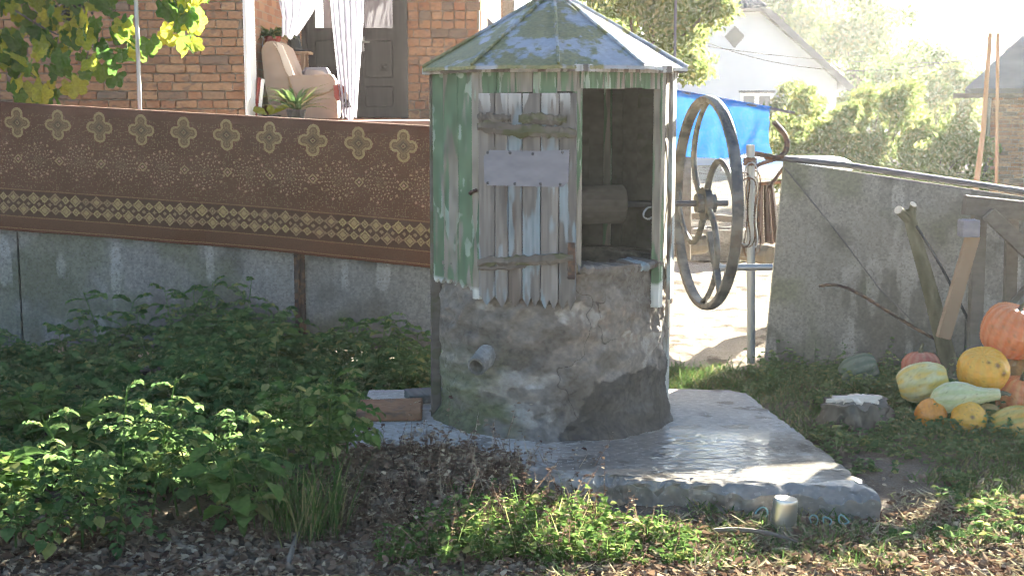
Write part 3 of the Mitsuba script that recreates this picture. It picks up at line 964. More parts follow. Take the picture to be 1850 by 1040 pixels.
tag('wooden_post', 'round brown wooden post standing in the sunny yard behind the wheel', 'post')
put('wooden_post', tube([at(1238, 470, 10.6), at(1240, 300, 10.6), at(1241, 200, 10.6)], [.045, .042, .04], 12), 'm_oldwood', r=(.9, .1))
tag('low_rail', 'dark wooden rail running low across the yard behind the wheel', 'rail')
put('low_rail', bar(at(1205, 386, 10.8), at(1330, 396, 10.8), .05, .05), 'm_oldwood', r=(.3, .1))
tag('concrete_trough', 'low grey concrete trough in the yard under the dark rail', 'trough')
a, b = on(1248, 470, -.12), on(1335, 475, -.12)
tx = unit(b - a); ty = np.array([-tx[1], tx[0], 0]); L = np.linalg.norm(b - a)
base = (a + b) / 2 + ty * .2
for nm, sx, sy, sz, cx, cy, cz in (('base', L, .45, .06, 0, 0, .03), ('side', L, .05, .3, 0, -.2, .21), ('side', L, .05, .3, 0, .2, .21), ('end', .05, .345, .3, -L / 2 + .025, 0, .21), ('end', .05, .345, .3, L / 2 - .025, 0, .21)):
    m = bevel_box(sx, sy, sz, .008); m.apply_transform(frame(base + tx * cx + ty * cy + [0, 0, cz], tx, ty, [0, 0, 1]))
    put('concrete_trough__' + nm, m, 'm_panel', r=(.5, .5))
tag('red_bucket', 'small red bucket standing before the trough in the yard', 'bucket')
c = on(1277, 462, -.12)
put('red_bucket__body', lathe([(.0, 0), (.085, 0), (.125, .24), (.13, .245), (.118, .24), (.08, .015), (0, .015)], 24, c), 'm_redpaint', smooth=35)
put('red_bucket__handle', tube([c + [.125 * math.cos(t), -.01, .24 + .1 * math.sin(t)] for t in np.linspace(0, math.pi, 12)], .005, 6), 'm_steel')
tag('wire_coil', 'loose coil of grey wire hanging on the gate post', 'coil')
for k in range(7):
    c = at(1345 + 3 * k, 375 + rng.uniform(-12, 18), 8.38 + .02 * k)
    rx2, rz2 = rng.uniform(.03, .07), rng.uniform(.19, .27)
    t = np.linspace(0, 2 * math.pi, 26)
    put('wire_coil__loop', tube(c + np.stack([rx2 * np.sin(t) + .015 * np.sin(3 * t), .04 * np.cos(t + k), rz2 * np.cos(t)], 1), .0045, 5), 'm_steel' if k % 2 else 'm_rust')
# striped cloth hanging from the bent rail
tag('hanging_cloth', 'dark brown and grey striped cloth hanging in folds beside the gate post', 'cloth')
c0, c1 = at(1370, 332, 8.9), at(1396, 332, 8.85)
n, k = 50, 24
P = np.zeros((n, k, 3)); col = np.zeros((n, k, 3))
for i in range(n):
    s = i / (n - 1)
    for j in range(k):
        t = j / (k - 1)
        q = c0 + (c1 - c0) * (s - .5) * (1 + .25 * t) + (c1 - c0) * .5
        P[i, j] = q + np.array([.05 * t * s, .05 * math.sin(s * 17) * (.4 + .6 * t), -.40 * t])
        col[i, j] = [.4, .36, .34] if (s > .92 or .3 < s < .36) else [.085, .06, .055] if int(s * 12) % 2 else [.16, .12, .105]
put('hanging_cloth', grid_mesh(P), 'm_vcrough', smooth=True, color=col.reshape(-1, 3))
tag('cloth_rail', 'short rusty bar from the gate post to the fence that carries the striped cloth', 'rail')
put('cloth_rail', tube([at(1352, 334, 8.88), at(1418, 328, 8.84)], .011, 8), 'm_rust')
tag('cut_log', 'short grey log lying in the yard by the gate post', 'log')
put('cut_log', tube([at(1335, 452, 10.4), at(1392, 462, 10.2)], .075, 12), 'm_bark')
tag('cut_log_001', 'thick dark log lying behind the short grey log in the yard', 'log')
put('cut_log_001', tube([at(1215, 446, 11.4), at(1270, 440, 11.6)], .09, 12), 'm_bark')

# ------------------------------------------------------------------ the brick house
H = 'brick_house'
tag(H, 'red brick house with an open curtained porch behind the carpet', 'house')


def bricks(holder, o, d, nrm, L, z0, z1, ch, pattern, gap=.011, depth=.03, hole=None):
    """Bricks on a wall face from point o along d; every brick its own entry."""
    d3, n3 = np.r_[d, 0], np.r_[nrm, 0]
    row = 0
    z = z0
    while z < z1:
        x = -.06 * (row % 2) - (.13 if row % 4 == 3 else 0)
        while x < L:
            w = pattern(row)
            a, b = max(x, 0), min(x + w - gap, L)
            if b - a > .03:
                m = bevel_box(b - a, depth, ch - gap, .004, .0016)
                m.apply_transform(frame(np.r_[o, 0] + d3 * (a + b) / 2 + n3 * (depth / 2 - .016 + rng.uniform(-.003, .003)) + [0, 0, z + ch / 2], d3, -n3, [0, 0, 1]))
                put(holder + '__brick', m, 'm_brick', r=(rng.random(), rng.random()))
            x += w
        z += ch
        row += 1


YF, YB = 11.6, 14.9
xr = at(441, 100, YF)[0]
FZ = 1.46
pat1 = lambda row: rng.choice([.13, .13, .19, .26]) + rng.uniform(-.006, .006)
pat2 = lambda row: rng.choice([.13, .13, .13, .20]) + rng.uniform(-.006, .006)
put(H + '__wall', box([-9, YF + .014, -.3], [xr - .01, YF + .4, 4.05]), 'm_mortar')
bricks(H + '__wall', np.array([-4.75, YF]), np.array([1, 0]), np.array([0, -1]), xr - .002 + 4.75, 1.34, 2.62, .0755, pat1)
put(H + '__wall__brick_facing', join([box([-9, YF, -.3], [-4.76, YF + .014, 4.05]), box([-4.76, YF, 2.625], [xr, YF + .014, 4.05]), box([-4.76, YF, -.3], [xr, YF + .014, 1.335])]), 'm_farbrick')
put(H + '__white_jamb', box([xr + .002, YF - .012, FZ - .02], [xr + .022, YF + .42, 4.05], .002), 'm_whitepaint')
# back wall of the porch with the door opening
xd0, xd1, xe = at(546, 100, YB)[0], at(737, 100, YB)[0], at(868, 100, YB)[0]
put(H + '__wall', box([xd1, YB + .014, -.3], [xe - .01, YB + .3, 4.05]), 'm_mortar')
bricks(H + '__wall_001', np.array([xd1, YB]), np.array([1, 0]), np.array([0, -1]), xe - xd1, FZ, 2.9, .098, pat2)
put(H + '__wall', box([-9, YB + .014, -.3], [xd0, YB + .3, 4.05]), 'm_mortar')
bricks(H + '__wall_002', np.array([xd0 - .72, YB]), np.array([1, 0]), np.array([0, -1]), .72, FZ, 2.9, .098, pat2)
put(H + '__wall', box([xr - .4, YF + .4, -.3], [xr - .02, YB + .014, 4.05]), 'm_farbrick')
put(H + '__wall', box([xd0, YB + .02, 3.55], [xd1, YB + .28, 4.05]), 'm_farbrick')
put(H + '__wall', box([xe - .3, YB + .3, -.3], [xe, 19.0, 4.05]), 'm_farbrick')
put(H + '__wall', box([-9, YF + .4, -.3], [-8.7, 19, 4.05]), 'm_farbrick')
xw0, xw1 = -3.6, -1.0
put(H + '__wall', join([box([-8.7, 18.7, -.3], [xw0, 19, 4.05]), box([xw1, 18.7, -.3], [xe - .3, 19, 4.05]), box([xw0, 18.7, -.3], [xw1, 19, 2.3]), box([xw0, 18.7, 3.4], [xw1, 19, 4.05])]), 'm_farbrick')
put(H + '__porch_floor', box([xr - .3, YF - .02, FZ - .10], [xe + .25, YB + .02, FZ]), 'm_floor')
put(H + '__porch_wall', box([xr, YF + .05, -.3], [xe, YF + .2, FZ - .10]), 'm_farbrick')
put(H + '__ceiling', box([-9, YF - .3, 4.055], [xe + .3, 19.2, 4.12]), 'm_whitepaint')
rf = trimesh.Trimesh([[-9.3, YF - .5, 4.13], [xe + .4, YF - .5, 4.13], [xe + .4, 15.5, 6.4], [-9.3, 15.5, 6.4], [-9.3, 19.4, 4.13], [xe + .4, 19.4, 4.13]],
                     [[0, 1, 2], [0, 2, 3], [3, 2, 5], [3, 5, 4], [0, 3, 4], [1, 5, 2], [0, 4, 5], [0, 5, 1]], process=False)
put(H + '__roof', rf, 'm_slate')
# double door with glazed panes
DK = H + '__door'
zt = 3.5


def panel_leaf(x0, x1, px0, px1, key):
    y0 = YB + .07
    zs = 2.455
    put(key, box([x0, y0, FZ + .01], [x1, y0 + .045, zs]), 'm_doorpaint')
    for a, b in ((x0, px0), (px1, x1)):
        put(key + '__stile', box([a, y0, zs], [b, y0 + .045, zt - .12]), 'm_doorpaint')
    put(key + '__rail', box([x0, y0, zt - .12], [x1, y0 + .045, zt]), 'm_doorpaint')
    for a, b, c, d_ in ((px0, px1, FZ + .13, FZ + .36), (px0, px1, FZ + .45, FZ + .86)):
        m = bevel_box(b - a, .03, d_ - c, .012); m.apply_translation([(a + b) / 2, y0 - .006, (c + d_) / 2])
        put(key + '__raised_panel', m, 'm_doorpaint')
    gl_ = trimesh.Trimesh([[px0, y0 + .02, zs], [px1, y0 + .02, zs], [px1, y0 + .02, zt - .12], [px0, y0 + .02, zt - .12]], [[0, 1, 2], [0, 2, 3]], process=False)
    put(key + '__pane', gl_, 'm_glass')


xm = at(640, 100, YB)[0]
panel_leaf(xd0 + .05, xm - .003, at(567, 20, YB)[0], at(620, 20, YB)[0], DK)
panel_leaf(xm + .003, xd1 - .09, at(656, 20, YB)[0], at(708, 20, YB)[0], DK + '_001')
put(H + '__door_frame', join([box([xd0, YB - .02, FZ], [xd0 + .048, YB + .12, zt + .05]), box([xd1 - .088, YB - .02, FZ], [xd1, YB + .12, zt + .05]), box([xd0 + .05, YB - .02, zt + .003], [xd1 - .09, YB + .12, zt + .05])]), 'm_doorpaint')
hx = at(651, 75, YB)[0]
put(DK + '_001__handle', join([tube([[hx + .02, YB + .07, 2.3], [hx + .02, YB + .01, 2.3], [hx + .10, YB + .01, 2.3]], .009, 8), box([hx, YB + .06, 2.2], [hx + .04, YB + .072, 2.36])]), 'm_steel')
oc = at(693, 122, YB)
put(DK + '_001__rosette', join([trimesh.creation.torus(.05, .008, 24, 8).apply_transform(frame([oc[0], YB + .035, oc[2]], [1, 0, 0], [0, 0, 1], [0, -1, 0])),
                               trimesh.creation.icosphere(2, .02).apply_translation([oc[0], YB + .04, oc[2]])]), 'm_doorpaint', smooth=40)

# curtains
CYp = 12.1


def curtain(key, edge_l, edge_r, z0, z1, nf, yy, amp=.035):
    n, k = 110, 40
    P = np.zeros((n, k, 3))
    for j in range(k):
        t = j / (k - 1)
        z = z1 + (z0 - z1) * t
        l, r = edge_l(t), edge_r(t)
        for i in range(n):
            s = i / (n - 1)
            P[i, j] = [l + (r - l) * s, yy + amp * math.sin(s * nf * 6.283 + .7 * math.sin(t * 4)) * (.5 + .5 * min(1, abs(r - l) / .3)) + .02 * math.sin(7 * s + 5 * t), z + .02 * math.sin(s * 9) * (t > .98)]
    put(key, grid_mesh(P), 'm_curtain', smooth=True)


xc = lambda px: at(px, 100, CYp)[0]
zc = lambda py: at(600, py, CYp)[2]
zr = 3.35
curtain('lace_curtain', lambda t: np.interp(t, [0, .55, 1], [xc(585), xc(600), xc(617)]), lambda t: np.interp(t, [0, .55, 1], [xc(665), xc(657), xc(643)]), zc(216), zr, 6, CYp)
tag('lace_curtain', 'long white lace curtain hanging straight down to the porch floor before the door', 'curtain')
zk = zc(68)
curtain('tied_curtain', lambda t: np.interp(t ** 1.3, [0, .45, .8, 1], [xc(480), xc(498), xc(512), xc(511)]), lambda t: np.interp(t ** 1.5, [0, .4, .75, 1], [xc(640), xc(598), xc(566), xc(537)]), zk, zr, 5, CYp)
tag('tied_curtain', 'white lace curtain gathered and tied aside above the armchair', 'curtain')
tag('curtain_rod', 'wooden rod across the porch that carries the white lace curtains', 'rod')
put('curtain_rod', tube([[xr + .02, CYp, zr + .02], [xe + .1, CYp, zr + .02]], .015, 10), 'm_oldwood', r=(.5, .1))

# armchair
A_ = 'armchair'
tag(A_, 'beige upholstered armchair with pale piping seen from its side on the porch', 'armchair')
ya, yb_ = 12.2, 12.9


def side_poly(pts_px, y0, y1, key, bsdf, bev=.03):
    pts = [at(px, py, (y0)) for px, py in pts_px]
    poly = Polygon([(q[0], q[2]) for q in pts]).buffer(-bev).buffer(bev, join_style=1)
    m = trimesh.creation.extrude_polygon(poly, y1 - y0, engine='earcut')
    m.apply_transform(frame([0, y1, 0], [1, 0, 0], [0, 0, 1], [0, -1, 0]))
    m.fix_normals()
    put(key, m, bsdf, smooth=30)


side_poly([(472, 90), (480, 76), (496, 74), (508, 82), (520, 110), (532, 140), (545, 200), (540, 213), (492, 213), (478, 150)], ya + .02, yb_ - .02, A_ + '__backrest', 'm_beige')
side_poly([(522, 137), (598, 134), (606, 146), (611, 214), (530, 214)], ya - .03, ya + .13, A_ + '__arm', 'm_beige', .02)
side_poly([(522, 137), (598, 134), (606, 146), (611, 214), (530, 214)], yb_ - .13, yb_ + .03, A_ + '__arm', 'm_beige', .02)
side_poly([(530, 165), (606, 165), (610, 205), (530, 205)], ya + .135, yb_ - .135, A_ + '__seat', 'm_beige', .03)
put(A_ + '__piping', tube(spline([at(x, y, ya + .012) for x, y in ((494, 78), (504, 92), (512, 115), (520, 134))], 14), .008, 6), 'm_beigelight')
side_poly([(499, 76), (509, 82), (521, 110), (531, 135), (521, 138), (511, 112)], ya + .0, ya + .06, A_ + '__back_border', 'm_beigelight', .004)
put(A_ + '__cord', tube(spline([at(x, y, ya - .04) for x, y in ((521, 140), (527, 158), (536, 170), (560, 173), (580, 170), (604, 160))], 20), .009, 6), 'm_cord')
tag('folded_blanket', 'grey folded blanket lying on the seat of the armchair', 'blanket')
m = bevel_box(.24, .3, .1, .03, .008); m.apply_translation(at(573, 134, ya + .35)); put('folded_blanket', m, 'm_sheet', smooth=40)
tag('red_bag', 'dark red cloth bag with a white flap hung over the front of the armchair', 'bag')
side_poly([(602, 155), (612, 151), (624, 158), (622, 168), (610, 184), (604, 176)], ya - .10, ya - .035, 'red_bag__body', 'm_redpaint', .008)
side_poly([(622, 160), (632, 176), (630, 182), (618, 178), (612, 184), (614, 176)], ya - .09, ya - .04, 'red_bag__flap', 'm_beigelight', .005)
side_poly([(618, 180), (630, 180), (635, 194), (620, 194)], ya - .09, ya - .04, 'red_bag__strap', 'm_doorpaint', .004)
# stool with a dark pot behind the chair
tag('side_table', 'small brown wooden table behind the armchair under a dark pot', 'table')
tc = at(532, 94, 13.3)
put('side_table__top', box(tc + [-.16, -.16, -.025], tc + [.16, .16, 0]), 'm_cord')
for sx in (-1, 1):
    for sy in (-1, 1):
        p = tc + [sx * .1, sy * .12, -.025]
        put('side_table__leg', bar(p, [p[0], p[1], FZ], .035, .035), 'm_cord')
tag('dark_pot', 'black flared pot standing on the small brown table', 'pot')
put('dark_pot', lathe([(0, 0), (.10, 0), (.098, .015), (.075, .03), (.055, .16), (.062, .165), (.05, .16), (.06, .03), (0, .02)], 24, tc + [0, 0, .002]), 'm_dust_black', smooth=35)
tag('red_board', 'red painted board leaning behind the white jamb of the porch', 'board')
put('red_board__board', bar(at(464, 211, 12.0), at(471, 143, 12.05), .16, .022, upv=(1, 0, .1)), 'm_redpaint')
put('red_board__pale_edge', bar(at(468, 211, 11.9), at(475, 143, 11.95), .02, .03, upv=(1, 0, .1)), 'm_whitepaint')
tag('blue_box', 'small pale blue box on the ledge beside the porch jamb', 'box')
bq = at(466, 72, 12.6)
put('blue_box__body', box(bq - [.045, .05, .07], bq + [.045, .05, .05], .002), 'm_curtain')
put('blue_box__lid', box(bq + [-.05, -.055, .052], bq + [.05, .055, .07]), 'm_whitepaint')
tag('ledge_shelf', 'narrow wooden shelf on the porch wall under the small box and plant', 'shelf')
put('ledge_shelf__shelf', box([xr + .03, 12.4, bq[2] - .095], [at(512, 80, 12.6)[0], 12.8, bq[2] - .072]), 'm_oldwood', r=(.4, .1))
put('ledge_shelf__bracket', bar([xr + .05, 12.6, bq[2] - .10], [xr + .05, 12.6, FZ], .04, .03), 'm_oldwood', r=(.4, .1))
put('ledge_shelf__bracket', bar([at(507, 80, 12.6)[0], 12.6, bq[2] - .10], [at(507, 80, 12.6)[0], 12.6, FZ], .04, .03), 'm_oldwood', r=(.4, .1))


def pot_plant(key, c, pot_r, pot_h, nl, L, W_, label, up=.8, bs='m_weed', droop=.6):
    tag(key, label, 'potted plant')
    put(key + '__pot', lathe([(0, 0), (pot_r * .72, 0), (pot_r, pot_h), (pot_r * .88, pot_h), (pot_r * .85, pot_h * .9), (0, pot_h * .88)], 20, c), 'm_redpaint' if pot_h < .09 else 'm_dust_black', smooth=35)
    a = rng.uniform(0, 6.28, nl)
    D = np.stack([np.cos(a), np.sin(a), up * rng.uniform(.3, 1.6, nl)], 1)
    N = np.stack([-np.cos(a) * up, -np.sin(a) * up, np.ones(nl)], 1)
    Pp = c + np.array([0, 0, pot_h * .9]) + np.stack([np.cos(a), np.sin(a), 0 * a], 1) * pot_r * .4 * rng.random((nl, 1))
    m, k = leaves(Pp, D, N, L * rng.uniform(.6, 1.1, nl), W_, .3, droop)
    put(key + '__leaves', m, bs, smooth=False, uv=leaf_uv(nl, k))


pot_plant('fern_pot', at(492, 76, 12.55) + [0, 0, -.02], .085, .07, 130, .2, .013, 'bushy green plant in a small red pot on the shelf above the armchair', 1.0)
pot_plant('spider_plant', np.r_[at(535, 200, 11.75)[:2], FZ], .09, .1, 46, .33, .02, 'green strap-leaved plant in a dark pot before the armchair', 1.5, 'm_grass', .55)
tag('broad_leaf_plant', 'low plant with one wide yellow-green leaf beside the strap-leaved plant', 'potted plant')
bc = np.r_[at(487, 200, 11.8)[:2], FZ]
put('broad_leaf_plant__pot', lathe([(0, 0), (.09, 0), (.10, .05), (.09, .05), (0, .045)], 20, bc), 'm_dust_black', smooth=35)
m, k = leaves([bc + [-.02, 0, .05], bc + [0, 0, .05], bc + [0, 0, .05]], [[-.6, .1, .35], [.8, -.1, .5], [.2, -.5, .6]], [[0, -.6, 1], [0, -.5, 1], [.2, .6, 1]], [.2, .26, .15], [.05, .06, .04], .2, .25)
put('broad_leaf_plant__leaves', m, 'm_vine', uv=leaf_uv(3, k, .8))

# pole before the house
tag('slim_pole', 'slim grey metal pole standing between the vine and the house wall', 'pole')
p0 = at(253, 205, 9.45)
put('slim_pole', tube([[p0[0], p0[1], -.15], [p0[0], p0[1], 4.2]], .0155, 12), 'm_steel', smooth=40)
tag('slim_pole_001', 'thin dark rod rising behind the well roof in front of the bright tree', 'pole')
p0 = at(1219, 105, 11.5)
put('slim_pole_001', tube([[p0[0], p0[1], -.15], [p0[0], p0[1], 3.6]], .012, 10), 'm_darksteel', smooth=40)
# dark shed roof and grey chimney post beyond the house corner
tag('shed', 'dark roofed shed half hidden behind the well roof beyond the brick wall', 'shed')
sc = at(872, 20, 24)
put('shed__wall', box([sc[0] - 2.6, 24, -.2], [sc[0] + .2, 26, 2.2]), 'm_oldwood', r=(.5, .1))
put('shed__roof', trimesh.Trimesh([[sc[0] - 2.8, 23.8, sc[2] + 1.2], [sc[0] - .2, 23.8, sc[2] + .12], [sc[0] + .28, 23.8, sc[2] - .30], [sc[0] + .28, 23.8, sc[2] - .42], [sc[0] - 2.8, 23.8, sc[2] - .42],
                                  [sc[0] - 2.8, 26.2, sc[2] + 1.2], [sc[0] - .2, 26.2, sc[2] + .12], [sc[0] + .28, 26.2, sc[2] - .30], [sc[0] + .28, 26.2, sc[2] - .42], [sc[0] - 2.8, 26.2, sc[2] - .42]],
                                 [[0, 4, 1], [1, 4, 3], [1, 3, 2], [0, 1, 6], [0, 6, 5], [1, 2, 7], [1, 7, 6], [2, 3, 8], [2, 8, 7], [5, 6, 9], [6, 8, 9], [6, 7, 8], [3, 4, 9], [3, 9, 8]], process=False), 'm_slate')
tag('utility_post', 'thick pale grey concrete post rising behind the left slope of the well roof', 'post')
u0 = at(917, 30, 17)
put('utility_post__shaft', bar([u0[0], u0[1], -.2], [u0[0], u0[1], 7.5], .17, .17, .02), 'm_panel', r=(.9, .2))
put('utility_post__cross_arm', bar([u0[0] - .6, u0[1] - .1, 7.1], [u0[0] + .6, u0[1] - .1, 7.1], .09, .09), 'm_panel', r=(.6, .2))

# ------------------------------------------------------------------ far houses
Hh = 'white_house'
tag(Hh, 'pale plastered house with a clipped gable and a diamond vent beyond the tarp', 'house')
YH = 42.0
hl, hr = at(1235, 100, YH)[0] - 1.0, at(1512, 150, YH)[0]
pk0, pk1 = at(1303, 22, YH), at(1372, 22, YH)
ze = at(1512, 142, YH)[2]
mx = (pk0[0] + pk1[0]) / 2; hl = 2 * mx - hr
gable = Polygon([(hl, -.6), (hr, -.6), (hr, ze), (pk1[0], pk1[2]), (pk0[0], pk0[2]), (hl, ze)])
wx0, wx1, wz1 = at(1338, 170, YH)[0], at(1397, 170, YH)[0], at(1360, 168, YH)[2]
gable = gable.difference(Polygon([(wx0, .6), (wx1, .6), (wx1, wz1), (wx0, wz1)]))
m = trimesh.creation.extrude_polygon(gable, .3, engine='earcut'); m.apply_transform(frame([0, YH + .3, 0], [1, 0, 0], [0, 0, 1], [0, -1, 0])); m.fix_normals()
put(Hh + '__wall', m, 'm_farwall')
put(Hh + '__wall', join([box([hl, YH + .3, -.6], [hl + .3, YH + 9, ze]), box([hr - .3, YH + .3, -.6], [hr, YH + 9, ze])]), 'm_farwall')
yf, yk = YH - .45, YH + 9.4
e = .35
Lr, Rr = np.array([hl - e, 0, ze - .28]), np.array([hr + e, 0, ze - .28])
pk = np.array([mx, 0, pk0[2] + 1.0])


def quad(a, b, c, d):
    return [a, b, c, d]


def thick(poly, t=.12):
    P = np.array(poly, float); n_ = unit(np.cross(P[1] - P[0], P[2] - P[0])); Q = P - n_ * t
    k = len(P); V = np.vstack([P, Q]); f = []
    for i in range(1, k - 1):
        f += [[0, i, i + 1], [k, k + i + 1, k + i]]
    for i in range(k):
        j = (i + 1) % k
        f += [[i, k + i, k + j], [i, k + j, j]]
    mm_ = trimesh.Trimesh(V, f, process=False)
    return mm_


cl, cr = np.array([pk0[0] - .12, 0, pk0[2] + .1]), np.array([pk1[0] + .12, 0, pk1[2] + .1])
ridge_y = YH + 1.7


def v3(p, y): return np.array([p[0], y, p[2]])


put(Hh + '__roof', join([thick([v3(Rr, yf), v3(Rr, yk), v3(pk, yk), v3(pk, ridge_y), v3(cr, yf)]), thick([v3(Lr, yk), v3(Lr, yf), v3(cl, yf), v3(pk, ridge_y), v3(pk, yk)]), thick([v3(cl, yf), v3(cr, yf), v3(pk, ridge_y)])]), 'm_slate')
for k in range(9):
    t = k / 8
    a = cl * (1 - t) + cr * t
    b = pk
    put(Hh + '__roof__ridge_rib', tube([v3(a, yf) + [0, 0, .05], v3(a * .45 + b * .55, yf * .45 + ridge_y * .55) + [0, 0, .05]], .045, 6), 'm_slate')
put(Hh + '__barge_board', bar(v3(Rr, yf - .03) + [0, 0, -.06], v3(cr, yf - .03) + [0, 0, -.06], .06, .2), 'm_slate')
put(Hh + '__barge_board', bar(v3(Lr, yf - .03) + [0, 0, -.06], v3(cl, yf - .03) + [0, 0, -.06], .06, .2), 'm_slate')
dc = at(1327, 66, YH)
dm_ = trimesh.creation.extrude_polygon(Polygon([(-.31, 0), (0, -.36), (.31, 0), (0, .32)]), .06, engine='earcut'); dm_.apply_transform(frame([dc[0], YH, dc[2]], [1, 0, 0], [0, 0, 1], [0, -1, 0]))
put(Hh + '__diamond_vent', dm_, 'm_slate')
wm = (wx0 + wx1) / 2
put(Hh + '__window__frame', join([box([wx0, YH - .02, wz1 - .1], [wx1, YH + .1, wz1]), box([wx0, YH - .02, .6], [wx0 + .09, YH + .1, wz1 - .1]), box([wx1 - .09, YH - .02, .6], [wx1, YH + .1, wz1 - .1]), box([wm - .07, YH - .02, .6], [wm + .07, YH + .1, wz1 - .1])]), 'm_whitepaint')
for a, b in ((wx0 + .09, wm - .07), (wm + .07, wx1 - .09)):
    put(Hh + '__window__pane', box([a, YH + .05, .6], [b, YH + .06, wz1 - .1]), 'm_sheet')
put(Hh + '__window__lintel', box([wx0 - .06, YH - .05, wz1 + .003], [wx1 + .06, YH + .05, wz1 + .07]), 'm_slate')

Hr = 'red_house'
tag(Hr, 'brick house with a dark hipped roof at the right edge of the view', 'house')
YR = 27.0
rx = at(1783, 170, YR)[0]; rz = at(1800, 166, YR)[2]
ra = math.radians(24)
rd, rn = np.array([math.cos(ra), -math.sin(ra)]), np.array([-math.sin(ra), -math.cos(ra)])
RM = frame([rx, YR, 0], np.r_[rd, 0], np.r_[-rn, 0], [0, 0, 1])


def rot(m):
    m.apply_transform(RM)
    return m


put(Hr + '__wall', rot(box([0, .014, -.8], [7, 8, rz])), 'm_mortar')
bricks(Hr + '__wall', np.array([rx, YR]), rd, rn, 1.2, -.35, rz - .05, .078, lambda row: .26 if row % 2 else .13 if rng.random() < .3 else .26)
put(Hr + '__wall__brick_facing', rot(box([1.2, 0, -.8], [7, .013, rz])), 'm_farbrick')
rr0 = rz + .06
put(Hr + '__roof', rot(join([thick([[-.38, -.45, rr0], [7.4, -.45, rr0], [4.6, 3.6, rr0 + 3.2], [2.4, 3.6, rr0 + 3.2]]), thick([[-.38, 8.4, rr0], [-.38, -.45, rr0], [2.4, 3.6, rr0 + 3.2], [2.4, 4.4, rr0 + 3.2]]),
                        thick([[7.4, -.45, rr0], [7.4, 8.4, rr0], [4.6, 4.4, rr0 + 3.2], [4.6, 3.6, rr0 + 3.2]]), thick([[7.4, 8.4, rr0], [-.38, 8.4, rr0], [2.4, 4.4, rr0 + 3.2], [4.6, 4.4, rr0 + 3.2]])])), 'm_slate')
put(Hr + '__eave_board', rot(bar([-.6, -.4, rr0 - .14], [7.5, -.4, rr0 - .14], .12, .09)), 'm_oldwood', r=(.7, .1))
put(Hr + '__downpipe', rot(tube([[.05, -.08, rz - .1], [.05, -.08, -.6]], .05, 10)), 'm_panel', r=(.9, .1))
tag('leaning_pole', 'long thin wooden pole leaning in front of the dark-roofed brick house', 'pole')
put('leaning_pole', tube([at(1762, 345, 16), at(1776, 240, 16), at(1789, 60, 16)], [.035, .03, .022], 10), 'm_cord')
tag('leaning_pole_001', 'short thin wooden pole beside the long one against the dark roof', 'pole')
put('leaning_pole_001', tube([at(1800, 352, 16.4), at(1803, 60, 16.4)], .02, 10), 'm_cord')
# white tank behind the right fence
tag('white_tank', 'rounded white tank showing above the pipe rail of the grey fence', 'tank')
tk = at(1505, 304, 10.2)
m = trimesh.creation.capsule(.62, .20, count=[28, 18]); m.apply_transform(frame([tk[0] - .31, tk[1] + .2, tk[2] - .0], [0, 1, 0], [0, 0, 1], [1, 0, 0]))
m.vertices[:, 2] = tk[2] + (m.vertices[:, 2] - tk[2]) * .45
put('white_tank__body', m, 'm_plasticwhite', smooth=True)
for sx in (-.25, .25):
    put('white_tank__stand', box([tk[0] + sx - .04, tk[1], -.2], [tk[0] + sx + .04, tk[1] + .4, tk[2] - .05]), 'm_panel', r=(.4, .4))
# wires
for i, (a, b, lab) in enumerate(((at(1100, 52, 30), at(1870, 100, 40), 'sagging overhead wire before the pale gable'), (at(1250, 66, 34), at(1880, 70, 28), 'thin overhead wire reaching the dark-roofed house'))):
    t = np.linspace(0, 1, 30)[:, None]
    q = a + (b - a) * t; q[:, 2] -= (.45, .75)[i] * (4 * t * (1 - t))[:, 0]
    kx = put('overhead_wire', tube(q, .009, 5), 'm_darksteel')
    tag(kx, lab, 'wire')

# ------------------------------------------------------------------ trees
def tree(key, base, h, crown_c, crown_r, nclump, nleaf, bs, label, leaf=.10, category='tree', group=None, spread=.30):
    tag(key, label, category, group)
    base, cc, cr_ = np.array(base, float), np.array(crown_c, float), np.array(crown_r, float)
    trunk_top = np.array([cc[0], cc[1], cc[2] - .3 * cr_[2]])
    parts = [tube(spline([base, base * .5 + trunk_top * .5 + rng.normal(0, .06 * h / 4, 3), trunk_top], 10), np.linspace(.035 * h, .016 * h, 10), 8)]
    cl_ = []
    while len(cl_) < nclump:
        q = rng.uniform(-1, 1, 3)
        r = np.linalg.norm(q)
        if r < 1 and r > .35 * rng.random():
            cl_.append(q)
    cl_ = np.array(cl_) * cr_ * (1 + .25 * (meshkit.noise(np.array(cl_) * 2.3 + 7, 2)[:, None] - .5)) + cc
    for q in cl_[: min(nclump, 26)]:
        midp = trunk_top * .55 + q * .45 + rng.normal(0, .08 * cr_.mean(), 3)
        parts.append(tube(spline([trunk_top - [0, 0, rng.uniform(0, .3) * cr_[2]], midp, q], 7), np.linspace(.011 * h, .003 * h, 7), 5))
    put(key + '__trunk', join(parts), 'm_bark', smooth=False)
    k_ = nleaf // nclump
    sz = spread * cr_.mean() * rng.uniform(.55, 1.25, nclump)
    dirs = rng.normal(size=(nclump * k_, 3)); dirs = unit(dirs) * (rng.random((nclump * k_, 1)) ** .45)
    P = np.repeat(cl_, k_, 0) + dirs * np.repeat(sz, k_)[:, None] * [1, 1, .75]
    N = rng.normal(size=P.shape) + [0, 0, .8]
    D = rng.normal(size=P.shape) + [0, 0, -.35]
    m, k = leaves(P, D, N, leaf * rng.uniform(.7, 1.4, len(P)), leaf * .32, .4, .2, simple=True)
    put(key + '__crown', m, bs, uv=leaf_uv(len(P), k))


def tree_px(key, px, py, Y, rx, rz, nc, nl, bs, label, leaf, **kw):
    c = at(px, py, Y)
    tree(key, [c[0], Y, -.4], max(c[2] + .4, 1.0), c, [rx, rx, rz], nc, nl, bs, label, leaf, **kw)


